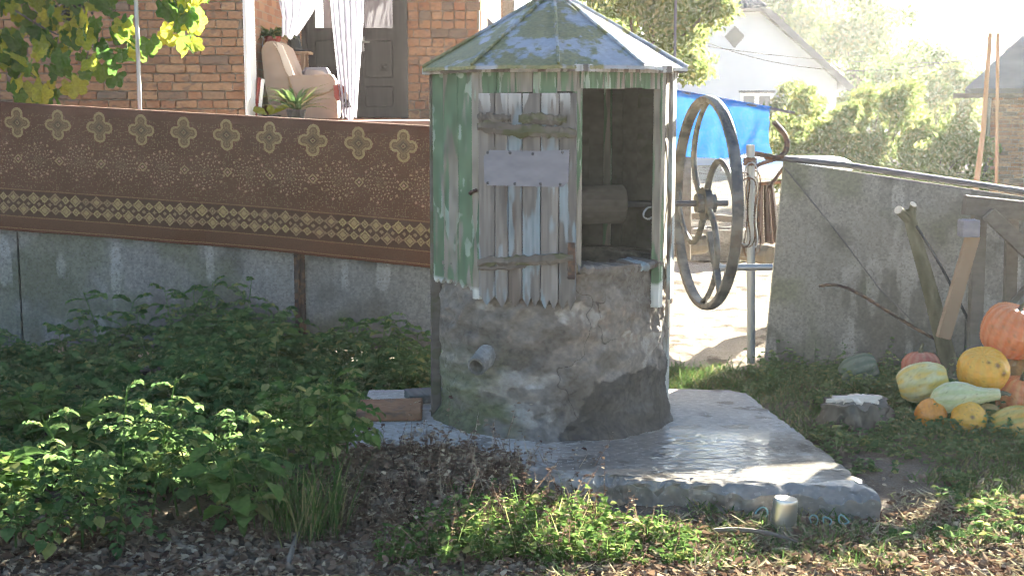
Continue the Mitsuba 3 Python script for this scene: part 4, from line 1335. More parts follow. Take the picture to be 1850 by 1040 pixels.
tree_px('bright_tree', 1178, 45, 20, 1.0, 1.35, 46, 15000, 'm_tree', 'bright yellow-green tree standing between the well roof and the pale house', .10)
tree_px('bright_tree_001', 1112, -10, 25, 1.1, 1.3, 40, 9000, 'm_treedark', 'darker green tree rising just behind the right slope of the well roof', .11)
tree_px('hill_tree', 1440, 10, 75, 3.6, 3.6, 50, 9000, 'm_treedark', 'tall pale tree directly behind the right roof slope of the pale house', .30)
tree_px('hill_tree_001', 1545, 100, 66, 3.4, 3.2, 50, 9000, 'm_tree', 'round pale tree right of the pale gable, highest on the slope there', .28)
tree_px('hill_tree_002', 1640, 150, 58, 2.8, 2.6, 50, 9000, 'm_treedark', 'grey-green tree in the middle of the pale wooded slope', .24)
tree_px('hill_tree_003', 1700, 215, 48, 1.7, 2.0, 40, 8000, 'm_tree', 'thin feathery tree at the low end of the pale wooded slope', .20)
tree_px('yellow_bush', 1480, 262, 24, 1.0, .95, 34, 9000, 'm_tree', 'sunlit yellow-green bush rising behind the left end of the grey fence', .10, category='bush')
tree_px('yellow_bush_001', 1590, 250, 26, 1.25, 1.15, 40, 10000, 'm_tree', 'broad pale yellow bush behind the middle of the grey fence', .10, category='bush')
tree_px('yellow_bush_002', 1700, 290, 27, 1.05, .85, 34, 8000, 'm_tree', 'low sunlit bush before the gap beside the dark-roofed brick house', .10, category='bush')
tree_px('yellow_bush_003', 1440, 205, 38, .95, .85, 34, 6000, 'm_tree', 'small bush against the pale house wall right of its window', .13, category='bush')
# far hill
hx_ = np.linspace(-60, 230, 120); hy_ = np.linspace(95, 260, 60)
X, Y = np.meshgrid(hx_, hy_, indexing='ij')
Zh = 12.2 * np.exp(-np.abs((X - 66) / 30) ** 2.2 - ((Y - 165) / 45) ** 2) - 1.2 + 2.2 * (meshkit.fbm(np.stack([X / 6, Y / 6, 0 * X], -1), 4, 3) - .5)
mat('m_hill', proc(lambda p, n, uv: mix(C(.04, .075, .06), C(.08, .12, .08), fbm(p.x * .5, p.y * .5, p.z * .7, 4))), .95)
put('hill', grid_mesh(np.stack([X, Y, Zh], -1)), 'm_hill', smooth=True)
tag('hill', 'far wooded hill beside the dark-roofed brick house', kind='structure')

# ------------------------------------------------------------------ grape vine
VK = 'grape_vine'
tag(VK, 'grape vine with big sunlit yellow-green leaves hanging before the house wall', 'vine')


def grape_leaf(seed):
    r = np.random.default_rng(seed)
    pts = []
    n = 28
    for i in range(n):
        a = 2 * math.pi * i / n
        lob = abs(math.cos(2.5 * (a - math.pi / 2))) ** .6
        rad = .5 * (.62 + .38 * lob) * r.uniform(.93, 1.07)
        if abs(a - 1.5 * math.pi) < .3: rad *= .45
        pts.append([rad * math.cos(a), rad * math.sin(a) + .25, 0])
    pts = np.array(pts)
    c = np.array([[0, .08, 0]])
    inner = c + (pts - c) * .5
    V = np.vstack([c, inner, pts])
    V[:, 2] = .10 * np.abs(V[:, 0]) ** 1.0 * r.uniform(.4, 1.4) - .25 * V[:, 1] ** 2 * r.uniform(.3, 1.2) + .03 * np.sin(V[:, 0] * 17 + V[:, 1] * 13)
    F_ = []
    for i in range(n):
        j = (i + 1) % n
        F_ += [[0, 1 + i, 1 + j], [1 + i, 1 + n + i, 1 + n + j], [1 + i, 1 + n + j, 1 + j]]
    return trimesh.Trimesh(V, F_, process=False)


tmpl = []
for i in range(12):
    g = grape_leaf(40 + i)
    tmpl.append(mikit.ply(g, 'm_vine', smooth=True, uv=np.tile([(i * .37) % 1, [.2, .5, .75, .95, .3, .85][i % 6]], (len(g.vertices), 1))))
vine_px = []
for _ in range(1600):
    x, y = rng.uniform(-60, 370), rng.uniform(-70, 188)
    lim = np.interp(x, [-60, 0, 60, 118, 140, 165, 200, 225, 240, 275, 285, 300, 318, 345, 362], [188, 185, 182, 175, 130, 118, 130, 118, 100, 92, -20, 40, 92, 86, 45])
    if y < lim and (x < 235 or x > 288 or 66 < y < 100 or y < -20):
        vine_px.append((x, y))
    if len(vine_px) >= 235: break
vine_px += [(117, 165), (213, 130), (214, 108), (268, 82), (44, 62), (150, 128), (205, 20), (335, 80), (352, 40), (340, 20), (310, 60), (322, 30), (60, 150), (20, 150), (90, 120)]
for (x, y) in vine_px:
    c = at(x, y, 9.6 + rng.uniform(-.22, .3))
    yd = rng.uniform(0, 2 * math.pi)
    s = rng.uniform(.10, .195)
    nrm_ = unit(np.array([rng.normal(0, .7), -1 + rng.normal(0, .7), .25 + rng.normal(0, .6)]))
    dn_ = unit(np.array([rng.normal(0, .55), rng.normal(0, .35), -1.0]))
    dn_ = unit(dn_ - nrm_ * np.dot(dn_, nrm_))
    M = frame(c, np.cross(dn_, nrm_) * s, dn_ * s, nrm_ * s)
    i = rng.integers(12)
    key = VK + '__leaf'; n = 0
    t_ = dict(tmpl[i]); t_['to_world'] = T(M.tolist())
    q = sum(1 for k_ in scene if k_.startswith(VK + '__leaf'))
    scene[VK + '__leaf' + (f'_{q:03d}' if q else '')] = t_
vs = []
for a, b, c in ((( -60, -60), (60, 40), (215, 100)), ((-40, -70), (120, -10), (210, 20)), ((200, -60), (320, 10), (345, 70)), ((-60, 20), (20, 100), (100, 170)), ((100, -50), (160, 60), (150, 130)), ((-60, -65), (150, -60), (380, -60))):
    put(VK + '__stem', tube(spline([at(*a, 9.65), at(*b, 9.6), at(*c, 9.6)], 16), np.linspace(.010, .003, 16), 6), 'm_bark')
tag('trellis_wire', 'thin wire above the fence that carries the grape vine', 'wire')
put('trellis_wire', tube([at(-400, -62, 9.65), at(420, -62, 9.65)], .004, 5), 'm_darksteel')
bn = []
for (x, y) in ((118, 12), (150, 20)):
    c = at(x, y, 9.65)
    for _ in range(28):
        t = rng.random()
        m = trimesh.creation.icosphere(1, .011); m.apply_translation(c + [rng.normal(0, .035 * (1 - t * .7)), rng.normal(0, .03), .07 - t * .17]); put(VK + '__grape', m, 'm_dust_black', smooth=True)

# ------------------------------------------------------------------ pumpkins, stump, stick and trestle
def pumpkin(key, c, r, rz, axis, label, base, stripe=None, ribs=10, amp=.05, spots=(), profile=None, cat='pumpkin', mottled=None, seed=0, stem=True, group=None):
    n, k = 72, 40
    th = np.linspace(0, 2 * math.pi, n + 1); ph = np.linspace(0, math.pi, k)
    TH, PH = np.meshgrid(th, ph, indexing='ij')
    if profile is None:
        R = np.sin(PH) ** .92; Z = np.cos(PH) * (1 - .22 * np.exp(-(np.sin(PH) / .35) ** 2))
    else:
        t = PH / math.pi
        R = np.interp(t, profile[0], profile[1]); Z = np.interp(t, profile[0], profile[2])
    rib = 1 - amp * (1 - np.abs(np.cos(TH * ribs / 2)) ** .7) * np.sin(PH)
    lump = 1 + .13 * (meshkit.fbm(np.stack([np.cos(TH) * R * 1.5, np.sin(TH) * R * 1.5, Z * 1.5 + seed], -1), 3, seed) - .5)
    P = np.stack([R * np.cos(TH) * r * rib * lump, R * np.sin(TH) * r * rib * lump, Z * rz * lump], -1)
    base = np.array(base, float)
    q = np.stack([np.cos(TH) * R, np.sin(TH) * R, Z], -1)
    col = base * (.82 + .36 * meshkit.fbm(q * 3 + seed, 4, seed + 3)[..., None])
    if stripe is not None:
        w = np.clip((np.abs(np.cos(TH * ribs / 2 + .5 * (meshkit.noise(q * 4, seed) - .5))) - .55) * 3.5, 0, 1) * (.5 + .5 * meshkit.noise(q * 9, 3))
        col = col * (1 - w[..., None]) + np.array(stripe) * w[..., None]
    if mottled is not None:
        w = np.clip((meshkit.fbm(q * 2.2 + 5, 3, seed + 7) - .5) * 7, 0, 1)[..., None] * .8
        col = col * (1 - w) + np.array(mottled) * w
    col *= (.88 + .24 * meshkit.noise(q * 26, 9))[..., None]
    sp = meshkit.noise(q * 17, seed + 21) > .86
    col = np.where(sp[..., None], col * .62 + np.array([.06, .05, .03]), col)
    z_ = unit(axis); x_ = unit(np.cross([.3, .9, .1], z_)); y_ = np.cross(z_, x_)
    Pw = np.asarray(c) + P[..., :1] * x_ + P[..., 1:2] * y_ + P[..., 2:] * z_
    for d_, rad in spots:
        d_ = unit(np.asarray(d_, float))
        w = np.linalg.norm(unit(Pw - np.asarray(c)) - d_, axis=-1)
        s_ = np.clip(1.6 - w / rad, 0, 1)[..., None]
        col = col * (1 - .85 * s_) + np.array([.11, .06, .03]) * .85 * s_
    tag(key, label, cat, group)
    put(key + '__rind', grid_mesh(Pw), 'm_vc', smooth=True, color=np.clip(col, .01, .9).reshape(-1, 3))
    if stem:
        zz_ = rz * (Z[:, 0].max() if profile is None else profile[2][0])
        b0 = np.asarray(c) + z_ * rz * (.74 if profile is None else profile[2][0] * .98)
        put(key + '__stalk', tube(spline([b0, b0 + z_ * .035, b0 + z_ * .06 + x_ * .012], 8), np.linspace(.016, .008, 8) * (1 if r > .07 else .6), 7), 'm_leafbark')


OR_, YE, CR = (.57, .15, .04), (.66, .32, .025), (.56, .46, .17)
pumpkin('pumpkin', at(1829, 598, 7.15), .170, .158, (.25, -.2, 1), 'largest salmon-orange pumpkin with pale ribs, on top of the heap', OR_, (.60, .22, .09), 20, .014, seed=1)
pumpkin('pumpkin_001', at(1776, 668, 7.0), .138, .120, (-.2, -.35, 1), 'round yellow pumpkin with dark spots below the big orange one', YE, (.66, .37, .05), 12, .015,
        spots=[((.25, -.9, .35), .09), ((-.1, -.9, .5), .06), ((.5, -.85, .02), .10)], seed=2, stem=False)
pumpkin('pumpkin_002', at(1668, 690, 6.98), .110, .150, (.85, -.25, .25), 'long cream and yellow pumpkin with green scribbles lying on the left of the heap', (.55, .40, .09), (.45, .43, .2), 10, .06, mottled=(.52, .48, .27), seed=3)
pumpkin('pumpkin_003', at(1682, 748, 6.8), .083, .084, (.2, .6, .7), 'small deep orange pumpkin at the left foot of the heap', (.60, .235, .035), None, 8, .04, spots=[((.3, -.8, -.45), .16)], seed=4, stem=False)
pumpkin('pumpkin_004', at(1750, 757, 6.72), .091, .088, (.1, .75, .6), 'small yellow pumpkin with a round scar at the front of the heap', (.62, .33, .04), None, 10, .03, spots=[((-.12, -.95, .35), .10), ((.15, -.95, -.2), .09)], seed=5, stem=False)
pumpkin('pumpkin_005', at(1838, 766, 6.7), .098, .155, (.93, -.1, .12), 'oblong yellow pumpkin striped with green at the right foot of the heap', (.52, .30, .05), (.26, .27, .07), 12, .05, mottled=(.50, .36, .1), seed=6)
pumpkin('pumpkin_006', at(1842, 716, 6.98), .128, .115, (.1, -.1, 1), 'orange pumpkin half hidden behind the oblong striped one', (.55, .17, .05), (.58, .27, .1), 14, .03, seed=7)
pumpkin('pumpkin_007', at(1664, 660, 7.22), .105, .085, (0, .1, 1), 'dull red pumpkin peeping over the long cream one', (.36, .10, .06), (.40, .16, .1), 14, .03, seed=8)
pumpkin('pumpkin_008', at(1850, 672, 7.22), .120, .1, (0, .1, 1), 'brownish yellow pumpkin squeezed under the big orange one', (.42, .24, .08), (.3, .2, .08), 12, .04, seed=9)
pumpkin('pumpkin_009', at(1787, 744, 6.92), .055, .05, (.2, .3, 1), 'tiny tan pumpkin tucked behind the yellow one with the scar', (.42, .3, .1), None, 8, .04, seed=10, stem=False)
prof = (np.array([0, .04, .12, .25, .38, .5, .62, .75, .9, 1.0]), np.array([.3, .36, .40, .44, .58, .85, 1.0, .97, .6, 0]), np.array([1.0, .98, .85, .62, .38, .1, -.2, -.5, -.86, -1.0]))
pumpkin('gourd', at(1742, 716, 6.80), .083, .178, (.97, -.1, .10), 'pale green bottle-shaped gourd lying across the small pumpkins', (.42, .45, .22), (.5, .5, .3), 10, .02, profile=prof, cat='gourd', mottled=(.50, .47, .24), seed=11)
pumpkin('green_pumpkin', at(1552, 670, 7.85), .105, .13, (.8, -.1, .3), 'dark green pumpkin lying alone against the grey fence behind the stump', (.07, .11, .075), (.13, .17, .12), 10, .05, seed=12)

tag('tree_stump', 'low dark tree stump with a pale sawn top in front of the green pumpkin', 'stump')
sc_ = on(1545, 772, -.1)
n, k = 60, 16
P = np.zeros((n + 1, k, 3))
for i in range(n + 1):
    a = 2 * math.pi * (i % n) / n
    for j in range(k):
        t = j / (k - 1)
        r = .16 + .08 * (1 - t) ** 2.2 + .022 * math.sin(a * 7 + 1) * (1 - t) + .07 * (meshkit.noise(np.array([math.cos(a) * 4, math.sin(a) * 4, t * 3]), 3) - .5)
        P[i, j] = sc_ + [r * math.cos(a), r * math.sin(a), -.06 + (.20 + .025 * (meshkit.noise(np.array([math.cos(a) * 3, math.sin(a) * 3, 0]), 5) - .5) * 2) * t]
put('tree_stump__bark', grid_mesh(P), 'm_bark', smooth=True)
tp = P[:-1, -1] + [0, 0, .001]
tpin = sc_ + (tp - sc_) * [.93, .93, 1] ; c = tp.mean(0)
V = np.vstack([c[None] + [0, 0, .006], (c + (tp - c) * .6) + [0, 0, .006] + rng.normal(0, .004, tp.shape), tp])
Fv = []
for i in range(n):
    j = (i + 1) % n
    Fv += [[0, 1 + i, 1 + j], [1 + i, 1 + n + i, 1 + n + j], [1 + i, 1 + n + j, 1 + j]]
kf = len(tp)
put('tree_stump__sawn_top', trimesh.Trimesh(V, Fv, process=False), 'm_oldwood', r=(.6, .1))
V2 = c + (V[1:1 + kf] - c) * (np.array([1.15, .75, 1]) * (.75 + .6 * meshkit.noise(V[1:1 + kf] * 22, 4))[:, None]) + [0, 0, .012]
V2 = np.vstack([c[None] + [0, 0, .03], V2 * [1, 1, 1] + [0, 0, 0], V2 - [0, 0, .02]])
F2 = []
for i in range(kf):
    j = (i + 1) % kf
    F2 += [[0, 1 + i, 1 + j], [1 + i, 1 + kf + i, 1 + kf + j], [1 + i, 1 + kf + j, 1 + j]]
put('tree_stump__sawdust', trimesh.Trimesh(V2, F2, process=False), 'm_cutwood')

tag('cut_sapling', 'mossy cut sapling with two sawn stubs leaning against the grey fence', 'sapling')
put('cut_sapling__trunk', tube(spline([at(1722, 690, 7.9), at(1700, 600, 7.95), at(1668, 480, 8.0), at(1645, 400, 8.05), at(1640, 380, 8.05)], 24), np.linspace(.055, .036, 24), 10), 'm_leafbark', smooth=True)
put('cut_sapling__stub', tube([at(1645, 400, 8.05), at(1624, 380, 8.02)], [.032, .026], 10), 'm_leafbark')
put('cut_sapling__stub', tube([at(1645, 405, 8.05), at(1650, 370, 8.02)], [.03, .02], 10), 'm_leafbark')
for (x, y, r_, dx) in ((1623, 379, .027, (-.7, -.5, .5)), (1650, 369, .021, (.3, -.6, .75))):
    m = trimesh.creation.cylinder(r_, .006, sections=14); z_ = unit(dx); x_ = unit(np.cross([0, 0, 1], z_))
    m.apply_transform(frame(at(x, y, 8.01), x_, np.cross(z_, x_), z_)); put('cut_sapling__sawn_face', m, 'm_cutwood')
tag('iron_bar', 'thin black iron bar leaning between the cut sapling and the wooden trestle', 'bar')
put('iron_bar', tube([at(1656, 408, 7.98), at(1700, 480, 7.9), at(1748, 575, 7.8), at(1775, 640, 7.75)], .009, 8), 'm_dust_black')

TR = 'wooden_trestle'
tag(TR, 'old wooden trestle frame with posts, beam and braces standing over the pumpkins', 'trestle')
YT = 7.75
def ob(key, p, q, w, h, r, Y0=YT, Y1=None, bs='m_oldwood'):
    put(TR + '__' + key, bar(at(*p, Y0), at(*q, Y0 if Y1 is None else Y1), w, h, jit=.002), bs, r=r)
ob('post', (1770, 362), (1757, 712), .075, .06, (.9, .2), bs='m_oldwood')
ob('beam', (1742, 370), (1960, 392), .07, .11, (.2, .1))
ob('leg', (1757, 425), (1704, 610), .075, .05, (.95, .05), 7.68, bs='m_cord')
ob('brace', (1785, 385), (1900, 495), .03, .085, (.1, .1), 7.68)
ob('brace', (1750, 640), (1870, 500), .03, .03, (.5, .1), 7.9)
ob('post', (1828, 390), (1820, 690), .07, .05, (.6, .1), 8.1)
ob('post', (1925, 372), (1915, 712), .075, .06, (.5, .1))
put(TR + '__plate', bar(at(1734, 412, 7.66), at(1766, 412, 7.66), .1, .1, .006), 'm_sheet')

# ------------------------------------------------------------------ small things on the ground
tag('metal_mug', 'dented shiny metal mug standing upside down against the front of the slab', 'mug')
mc = on(1414, 950, -.125)
m = lathe([(0, .118), (.046, .118), (.049, .114), (.0505, .10), (.0515, .03), (.054, .004), (.054, .0), (.050, .0), (.047, .1), (0, .112)], 40)
m.vertices[:, 0] *= 1 + .05 * np.sin(m.vertices[:, 2] * 30)
m.apply_transform(trimesh.transformations.rotation_matrix(math.radians(5), [0, 1, 0])); m.apply_translation(mc)
scene['m_mug'] = {'type': 'twosided', 'bsdf': {'type': 'principled', 'base_color': rgb((.55, .53, .49)), 'roughness': .3, 'metallic': .9}}
put('metal_mug', m, 'm_mug', smooth=40)
for i, (x, y, lab) in enumerate(((1376, 925, 'pale teal plastic ring lying left of the metal mug'), (1470, 938, 'pale teal plastic ring lying just right of the metal mug'), (1494, 940, 'pale teal plastic ring in the middle of the three right of the mug'), (1524, 938, 'pale teal plastic ring farthest right of the metal mug'))):
    c = on(x, y, -.098)
    m = trimesh.creation.torus(.022, .0035, 24, 8); m.vertices[:, 0] *= rng.uniform(.7, 1.2); m.vertices[:, 2] += .006 * np.sin(np.arctan2(m.vertices[:, 1], m.vertices[:, 0]) * 2 + i)
    m.apply_transform(trimesh.transformations.rotation_matrix(rng.uniform(.3, .9), [1, .3 * i - .4, 0])); m.apply_translation(c)
    kx = put('plastic_ring', m, 'm_teal', smooth=True)
    tag(kx, lab, 'ring', 'pale rings by the slab')
tag('red_tile', 'flat reddish brown block lying on the left end of the slab by the well', 'block')
b0 = on(700, 763, .0)
m = bevel_box(.33, .30, .05, .006, .002); m.apply_transform(trimesh.transformations.rotation_matrix(.05, [0, 0, 1])); m.apply_translation([b0[0], b0[1] + .16, .03])
put('red_tile', m, 'm_brick', r=(.15, .3))
tag('red_tile_001', 'second flat block behind the reddish one, touching the well post', 'block')
m = bevel_box(.26, .2, .05, .006, .002); m.apply_transform(trimesh.transformations.rotation_matrix(.2, [0, 0, 1])); m.apply_translation([-.44, 7.03, .03])
put('red_tile_001', m, 'm_panel', r=(.6, .3))

# ------------------------------------------------------------------ weeds
def weed_leaves(base, h, nl, L, pairs, wl, P, D, N, LL, stems):
    """One pinnate-leaved weed: stems get tubes, the leaflets are appended to the lists."""
    lean = rng.normal(0, .18, 2)
    tip = base + np.array([lean[0] * h, lean[1] * h, h])
    stems.append(tube(spline([base, (base + tip) / 2 + rng.normal(0, .02 * h, 3), tip], 5), np.linspace(.006, .0025, 5), 4, cap=False))
    for i in range(nl):
        t = .30 + .7 * (i + rng.random()) / nl
        o = base + (tip - base) * t
        a = i * 2.4 + rng.uniform(-.5, .5)
        el = rng.uniform(.0, .65) + .35 * (t > .9)
        d = np.array([math.cos(a) * math.cos(el), math.sin(a) * math.cos(el), math.sin(el)])
        l = L * rng.uniform(.6, 1.1) * (1.1 - .35 * t)
        side = unit(np.cross(d, [0, 0, 1]))
        up_ = np.cross(side, d)
        for j in range(pairs):
            f = (j + .9) / (pairs + .6)
            q = o + d * l * f - np.array([0, 0, 1]) * l * .45 * f ** 2
            dt = unit(d - np.array([0, 0, 1]) * .9 * f)
            for sgn in (-1, 1):
                P.append(q); D.append(dt * .45 + side * sgn + rng.normal(0, .12, 3)); N.append(up_ + rng.normal(0, .25, 3)); LL.append(l * wl * (1 - .25 * f) * rng.uniform(.8, 1.15))
        q = o + d * l - np.array([0, 0, 1]) * l * .45
        P.append(q - dt * l * .1); D.append(dt); N.append(up_ + rng.normal(0, .2, 3)); LL.append(l * wl * 1.2)
        stems.append(tube([o, o + d * l * .5 - np.array([0, 0, 1]) * l * .11, q], [.0025, .002, .0012], 3, cap=False))


def weed(key, spots_, label=None, category=None, kind=None, L=.26, pairs=3, wl=.36, nl=9, wid=.42, bs='m_weed', group=None):
    P, D, N, LL, stems = [], [], [], [], []
    for (x, y, h) in spots_:
        weed_leaves(np.array([x, y, float(ground_z(x, y)) - .02]), h, nl, min(L, .35 + h * .3) , pairs, wl, P, D, N, LL, stems)
    m, k = leaves(P, D, N, np.array(LL), np.array(LL) * wid, .2, .35)
    if kind == 'stuff':
        sm = join(stems)
        full = join([m, sm])
        put(key, full, bs, uv=np.vstack([leaf_uv(len(P), k), np.tile([.5, .5], (len(sm.vertices), 1))]))
    else:
        put(key + '__leaves', m, bs, uv=leaf_uv(len(P), k))
        sm = join(stems)
        put(key + '__stem', sm, bs, uv=np.tile([.6, .6], (len(sm.vertices), 1)))
    tag(key, label, category, group, kind)


# the mass: height by place so that its outline follows the bed
spots_ = []
while len(spots_) < 430:
    x, y = rng.uniform(-4.2, -.35), rng.uniform(5.3, 8.5)
    px = 925 + x / y * 2400
    front = np.interp(px, [-400, 0, 200, 420, 560, 640, 760, 800], [5.45, 5.35, 5.45, 5.65, 5.95, 6.6, 7.4, 7.6])
    if y < front: continue
    hmax = np.interp(px, [-300, 0, 120, 220, 330, 420, 480, 560, 640, 720, 790], [.34, .30, .30, .40, .54, .58, .50, .34, .32, .36, .28])
    back = np.interp(y, [5.3, 6.2, 7.2, 8.4], [.55, .62, .8, 1.0])
    if px > 560 and y < 7.5: hmax *= .45
    spots_.append((x, y, hmax * back * rng.uniform(.65, 1.1)))
weed('weed_bed', spots_, 'dense bed of green pinnate-leaved weeds along the foot of the fence', 'weeds', 'stuff', L=.25, nl=11, pairs=4, wl=.25)
for key, pts, lab in (
        ('tall_weed', [(-2.02, 8.35, .66), (-2.1, 8.3, .6)], 'tallest green weed, standing against the fence left of the rusty post'),
        ('tall_weed_001', [(-2.55, 8.3, .58), (-2.45, 8.25, .52)], 'tall weed with arching leaves left of the tallest one by the fence'),
        ('tall_weed_002', [(-.78, 8.0, .44), (-.9, 7.95, .40)], 'spreading green weed against the fence beside the left side of the well'),
        ('sunlit_weed', [(-1.62, 5.32, .56), (-1.5, 5.36, .60), (-1.4, 5.4, .52), (-1.74, 5.3, .5), (-1.3, 5.4, .42)], 'sunlit bushy weed rising from the middle of the weed bed'),
        ('sunlit_weed_001', [(-1.78, 4.92, .34), (-1.66, 4.95, .38), (-1.9, 4.9, .33), (-1.55, 4.98, .3)], 'low sunlit leafy weed at the lower left front of the bed'),
        ('sunlit_weed_002', [(-.86, 5.55, .40), (-.78, 5.6, .44), (-.94, 5.5, .36), (-.72, 5.62, .36)], 'glowing yellow-green weed beside the left edge of the slab'),
        ('sunlit_weed_003', [(-1.12, 5.3, .30), (-1.0, 5.36, .33), (-1.2, 5.28, .28)], 'half-lit weed between the bushy one and the slab')):
    weed(key, pts, lab, 'weed', bs='m_cover' if key.endswith('002') and key.startswith('sun') else 'm_weed', L=.22, nl=14, pairs=4, wl=.26)


# broad-leaved weeds among the others
for i, (x, y, h, lab) in enumerate(((-2.35, 6.4, .34, 'broad-leaved pale weed in the middle of the bed on the left'), (-1.75, 6.9, .36, 'broad-leaved weed halfway back in the bed, below the rusty post'),
                                    (-1.15, 6.3, .34, 'broad-leaved weed in the bed nearest the flat red block'), (-2.0, 5.75, .36, 'broad-leaved weed behind the lit bushy one'), (-1.05, 5.02, .30, 'broad-leaved weed at the front edge of the bed beside the tall grass tuft'),
                                    (-2.1, 5.1, .36, 'broad-leaved weed at the front left corner of the bed'), (-1.5, 7.7, .42, 'broad-leaved weed before the rusty fence post'))):
    P, D, N, LL, st = [], [], [], [], []
    b0 = np.array([x, y, float(ground_z(x, y))])
    for q_ in range(6):
        tip = b0 + [rng.normal(0, .14), rng.normal(0, .10), h * rng.uniform(.75, 1.15)]
        st.append(tube(spline([b0, b0 * .5 + tip * .5 + [0, 0, .04], tip], 5), np.linspace(.006, .003, 5), 5, cap=False))
        for j in range(9):
            t = rng.uniform(.35, 1.0); a = j * 2.4 + rng.uniform(-.4, .4)
            P.append(b0 + (tip - b0) * t); D.append([math.cos(a), math.sin(a), rng.uniform(-.2, .5)]); N.append([rng.normal(0, .3), rng.normal(0, .3), 1]); LL.append(rng.uniform(.07, .15))
    m, k = leaves(P, D, N, np.array(LL), np.array(LL) * .34, .2, .4)
    k0 = put('broad_weed__leaves' if i == 0 else f'broad_weed_{i:03d}__leaves', m, 'm_cover', uv=leaf_uv(len(P), k))
    sm = join(st); put(k0.split('__')[0] + '__stem', sm, 'm_cover', uv=np.tile([.6, .5], (len(sm.vertices), 1)))
    tag(k0.split('__')[0], lab, 'weed')


# small-leaved ground cover and dry stems
def cover(key, n, region, hr, lf, bs, label, wid=.4, hot=None, category='ground cover'):
    P, D, N, LL = [], [], [], []
    st = []
    c = 0
    while c < n:
        x, y, hh = region()
        c += 1
        b = np.array([x, y, float(ground_z(x, y))])
        h = hh * rng.uniform(.25, 1.0) ** 1.0 * (1 + .7 * (rng.random() < .12))
        tip = b + np.array([rng.normal(0, .35) * h, rng.normal(0, .35) * h, h])
        st.append((b, tip))
        for i in range(rng.integers(5, 10)):
            t = rng.uniform(.2, 1.02)
            a = rng.uniform(0, 6.28)
            P.append(b + (tip - b) * t); D.append([math.cos(a), math.sin(a), rng.uniform(-.1, .7)]); N.append([rng.normal(0, .4), rng.normal(0, .4), 1]); LL.append(lf * rng.uniform(.35, 1.5))
    m, k = leaves(P, D, N, np.array(LL), np.array(LL) * wid, .25, .25)
    b0, t0 = np.array([s[0] for s in st]), np.array([s[1] for s in st])
    m2, k2 = leaves(b0, t0 - b0, rng.normal(size=b0.shape), np.linalg.norm(t0 - b0, axis=1), .0022, 0, .0, simple=True)
    put(key, join([m, m2]), bs, uv=np.vstack([leaf_uv(len(P), k, hot), leaf_uv(len(st), k2)]))
    tag(key, label, category, None, 'stuff')


def reg_front():
    while True:
        x, y = rng.uniform(-.5, .72), rng.uniform(4.72, 5.34)
        px = 925 + x / y * 2400
        d = .5 * meshkit.fbm(np.array([x * 3, y * 3, 0]), 3, 6) + .5 * meshkit.fbm(np.array([x * 11, y * 11, 0]), 2, 8)
        if d > .43 + .10 * abs((px - 930) / 300) ** 2 and y < np.interp(px, [690, 850, 1010, 1100, 1250], [4.9, 5.25, 5.32, 5.25, 5.1]):
            return x, y, np.interp(px, [600, 750, 950, 1080, 1250], [.06, .11, .17, .12, .07])


cover('chickweed', 820, reg_front, .2, .027, 'm_cover', 'small round-leaved green weeds in front of the slab', .42)


cover('dry_stalks', 260, lambda: (lambda q: (q[0], q[1], q[2] * 1.5))(reg_front()), .2, .016, 'm_dry', 'pale dry stalks standing among the round-leaved weeds before the slab', .35, category='stalks')


def reg_right():
    while True:
        x, y = rng.uniform(1.25, 3.6), rng.uniform(5.0, 8.5)
        px = 925 + x / y * 2400
        if px < np.interp(y, [5.3, 5.5, 7.4], [1600, 1600, 1370]) or px > 1960: continue
        if meshkit.fbm(np.array([x * 2, y * 2, 1]), 3, 6) > .40 + (.06 if y < 6.2 else 0):
            return x, y, np.interp(y, [5, 6.5, 8.4], [.05, .07, .16])


cover('clover_patch', 2300, reg_right, .1, .030, 'm_weed', 'short green plants growing round the stump and pumpkins', .4)


def grass(key, n, region, L, label, bs='m_grass', w=.0035):
    q = np.array([region() for _ in range(n)])
    b = np.stack([q[:, 0], q[:, 1], ground_z(q[:, 0], q[:, 1]) - .01], 1)
    a = rng.uniform(0, 6.28, n)
    D = np.stack([np.cos(a) * .6, np.sin(a) * .6, rng.uniform(.5, 1.6, n)], 1)
    m, k = leaves(b, D, np.stack([-np.cos(a), -np.sin(a), .5 + 0 * a], 1), L * q[:, 2] * rng.uniform(.5, 1.2, n), w, .2, .45)
    put(key, m, bs, uv=leaf_uv(n, k))
    tag(key, label, 'grass', None, 'stuff')


def reg_grass():
    while True:
        x, y = rng.uniform(-.4, 3.7), rng.uniform(4.55, 8.6)
        px = 925 + x / y * 2400
        inslab = y > 5.45 and px < np.interp(y, [5.45, 7.4], [1600, 1350]) and y < 7.5
        if inslab or px > 1960: continue
        if y > 7.5 and px < 1200: continue
        d = meshkit.fbm(np.array([x * 1.8, y * 1.8, 5]), 3, 2)
        if d > (.36 if y > 5.6 else .47): return x, y, 1.0


grass('grass', 15000, reg_grass, .085, 'short grass scattered over the yard on the right of the slab')


def reg_gate():
    x, y = rng.uniform(1.0, 2.3), rng.uniform(7.5, 8.55)
    return x, y, rng.uniform(.4, 1.3)


grass('gate_grass', 1500, reg_gate, .15, 'taller grass along the foot of the grey fence and gate post')


def reg_tuft():
    c = [(-.82, 5.02), (-.74, 5.1), (-.9, 5.1)][rng.integers(3)]
    return c[0] + rng.normal(0, .05), c[1] + rng.normal(0, .06), rng.uniform(.5, 1.5)


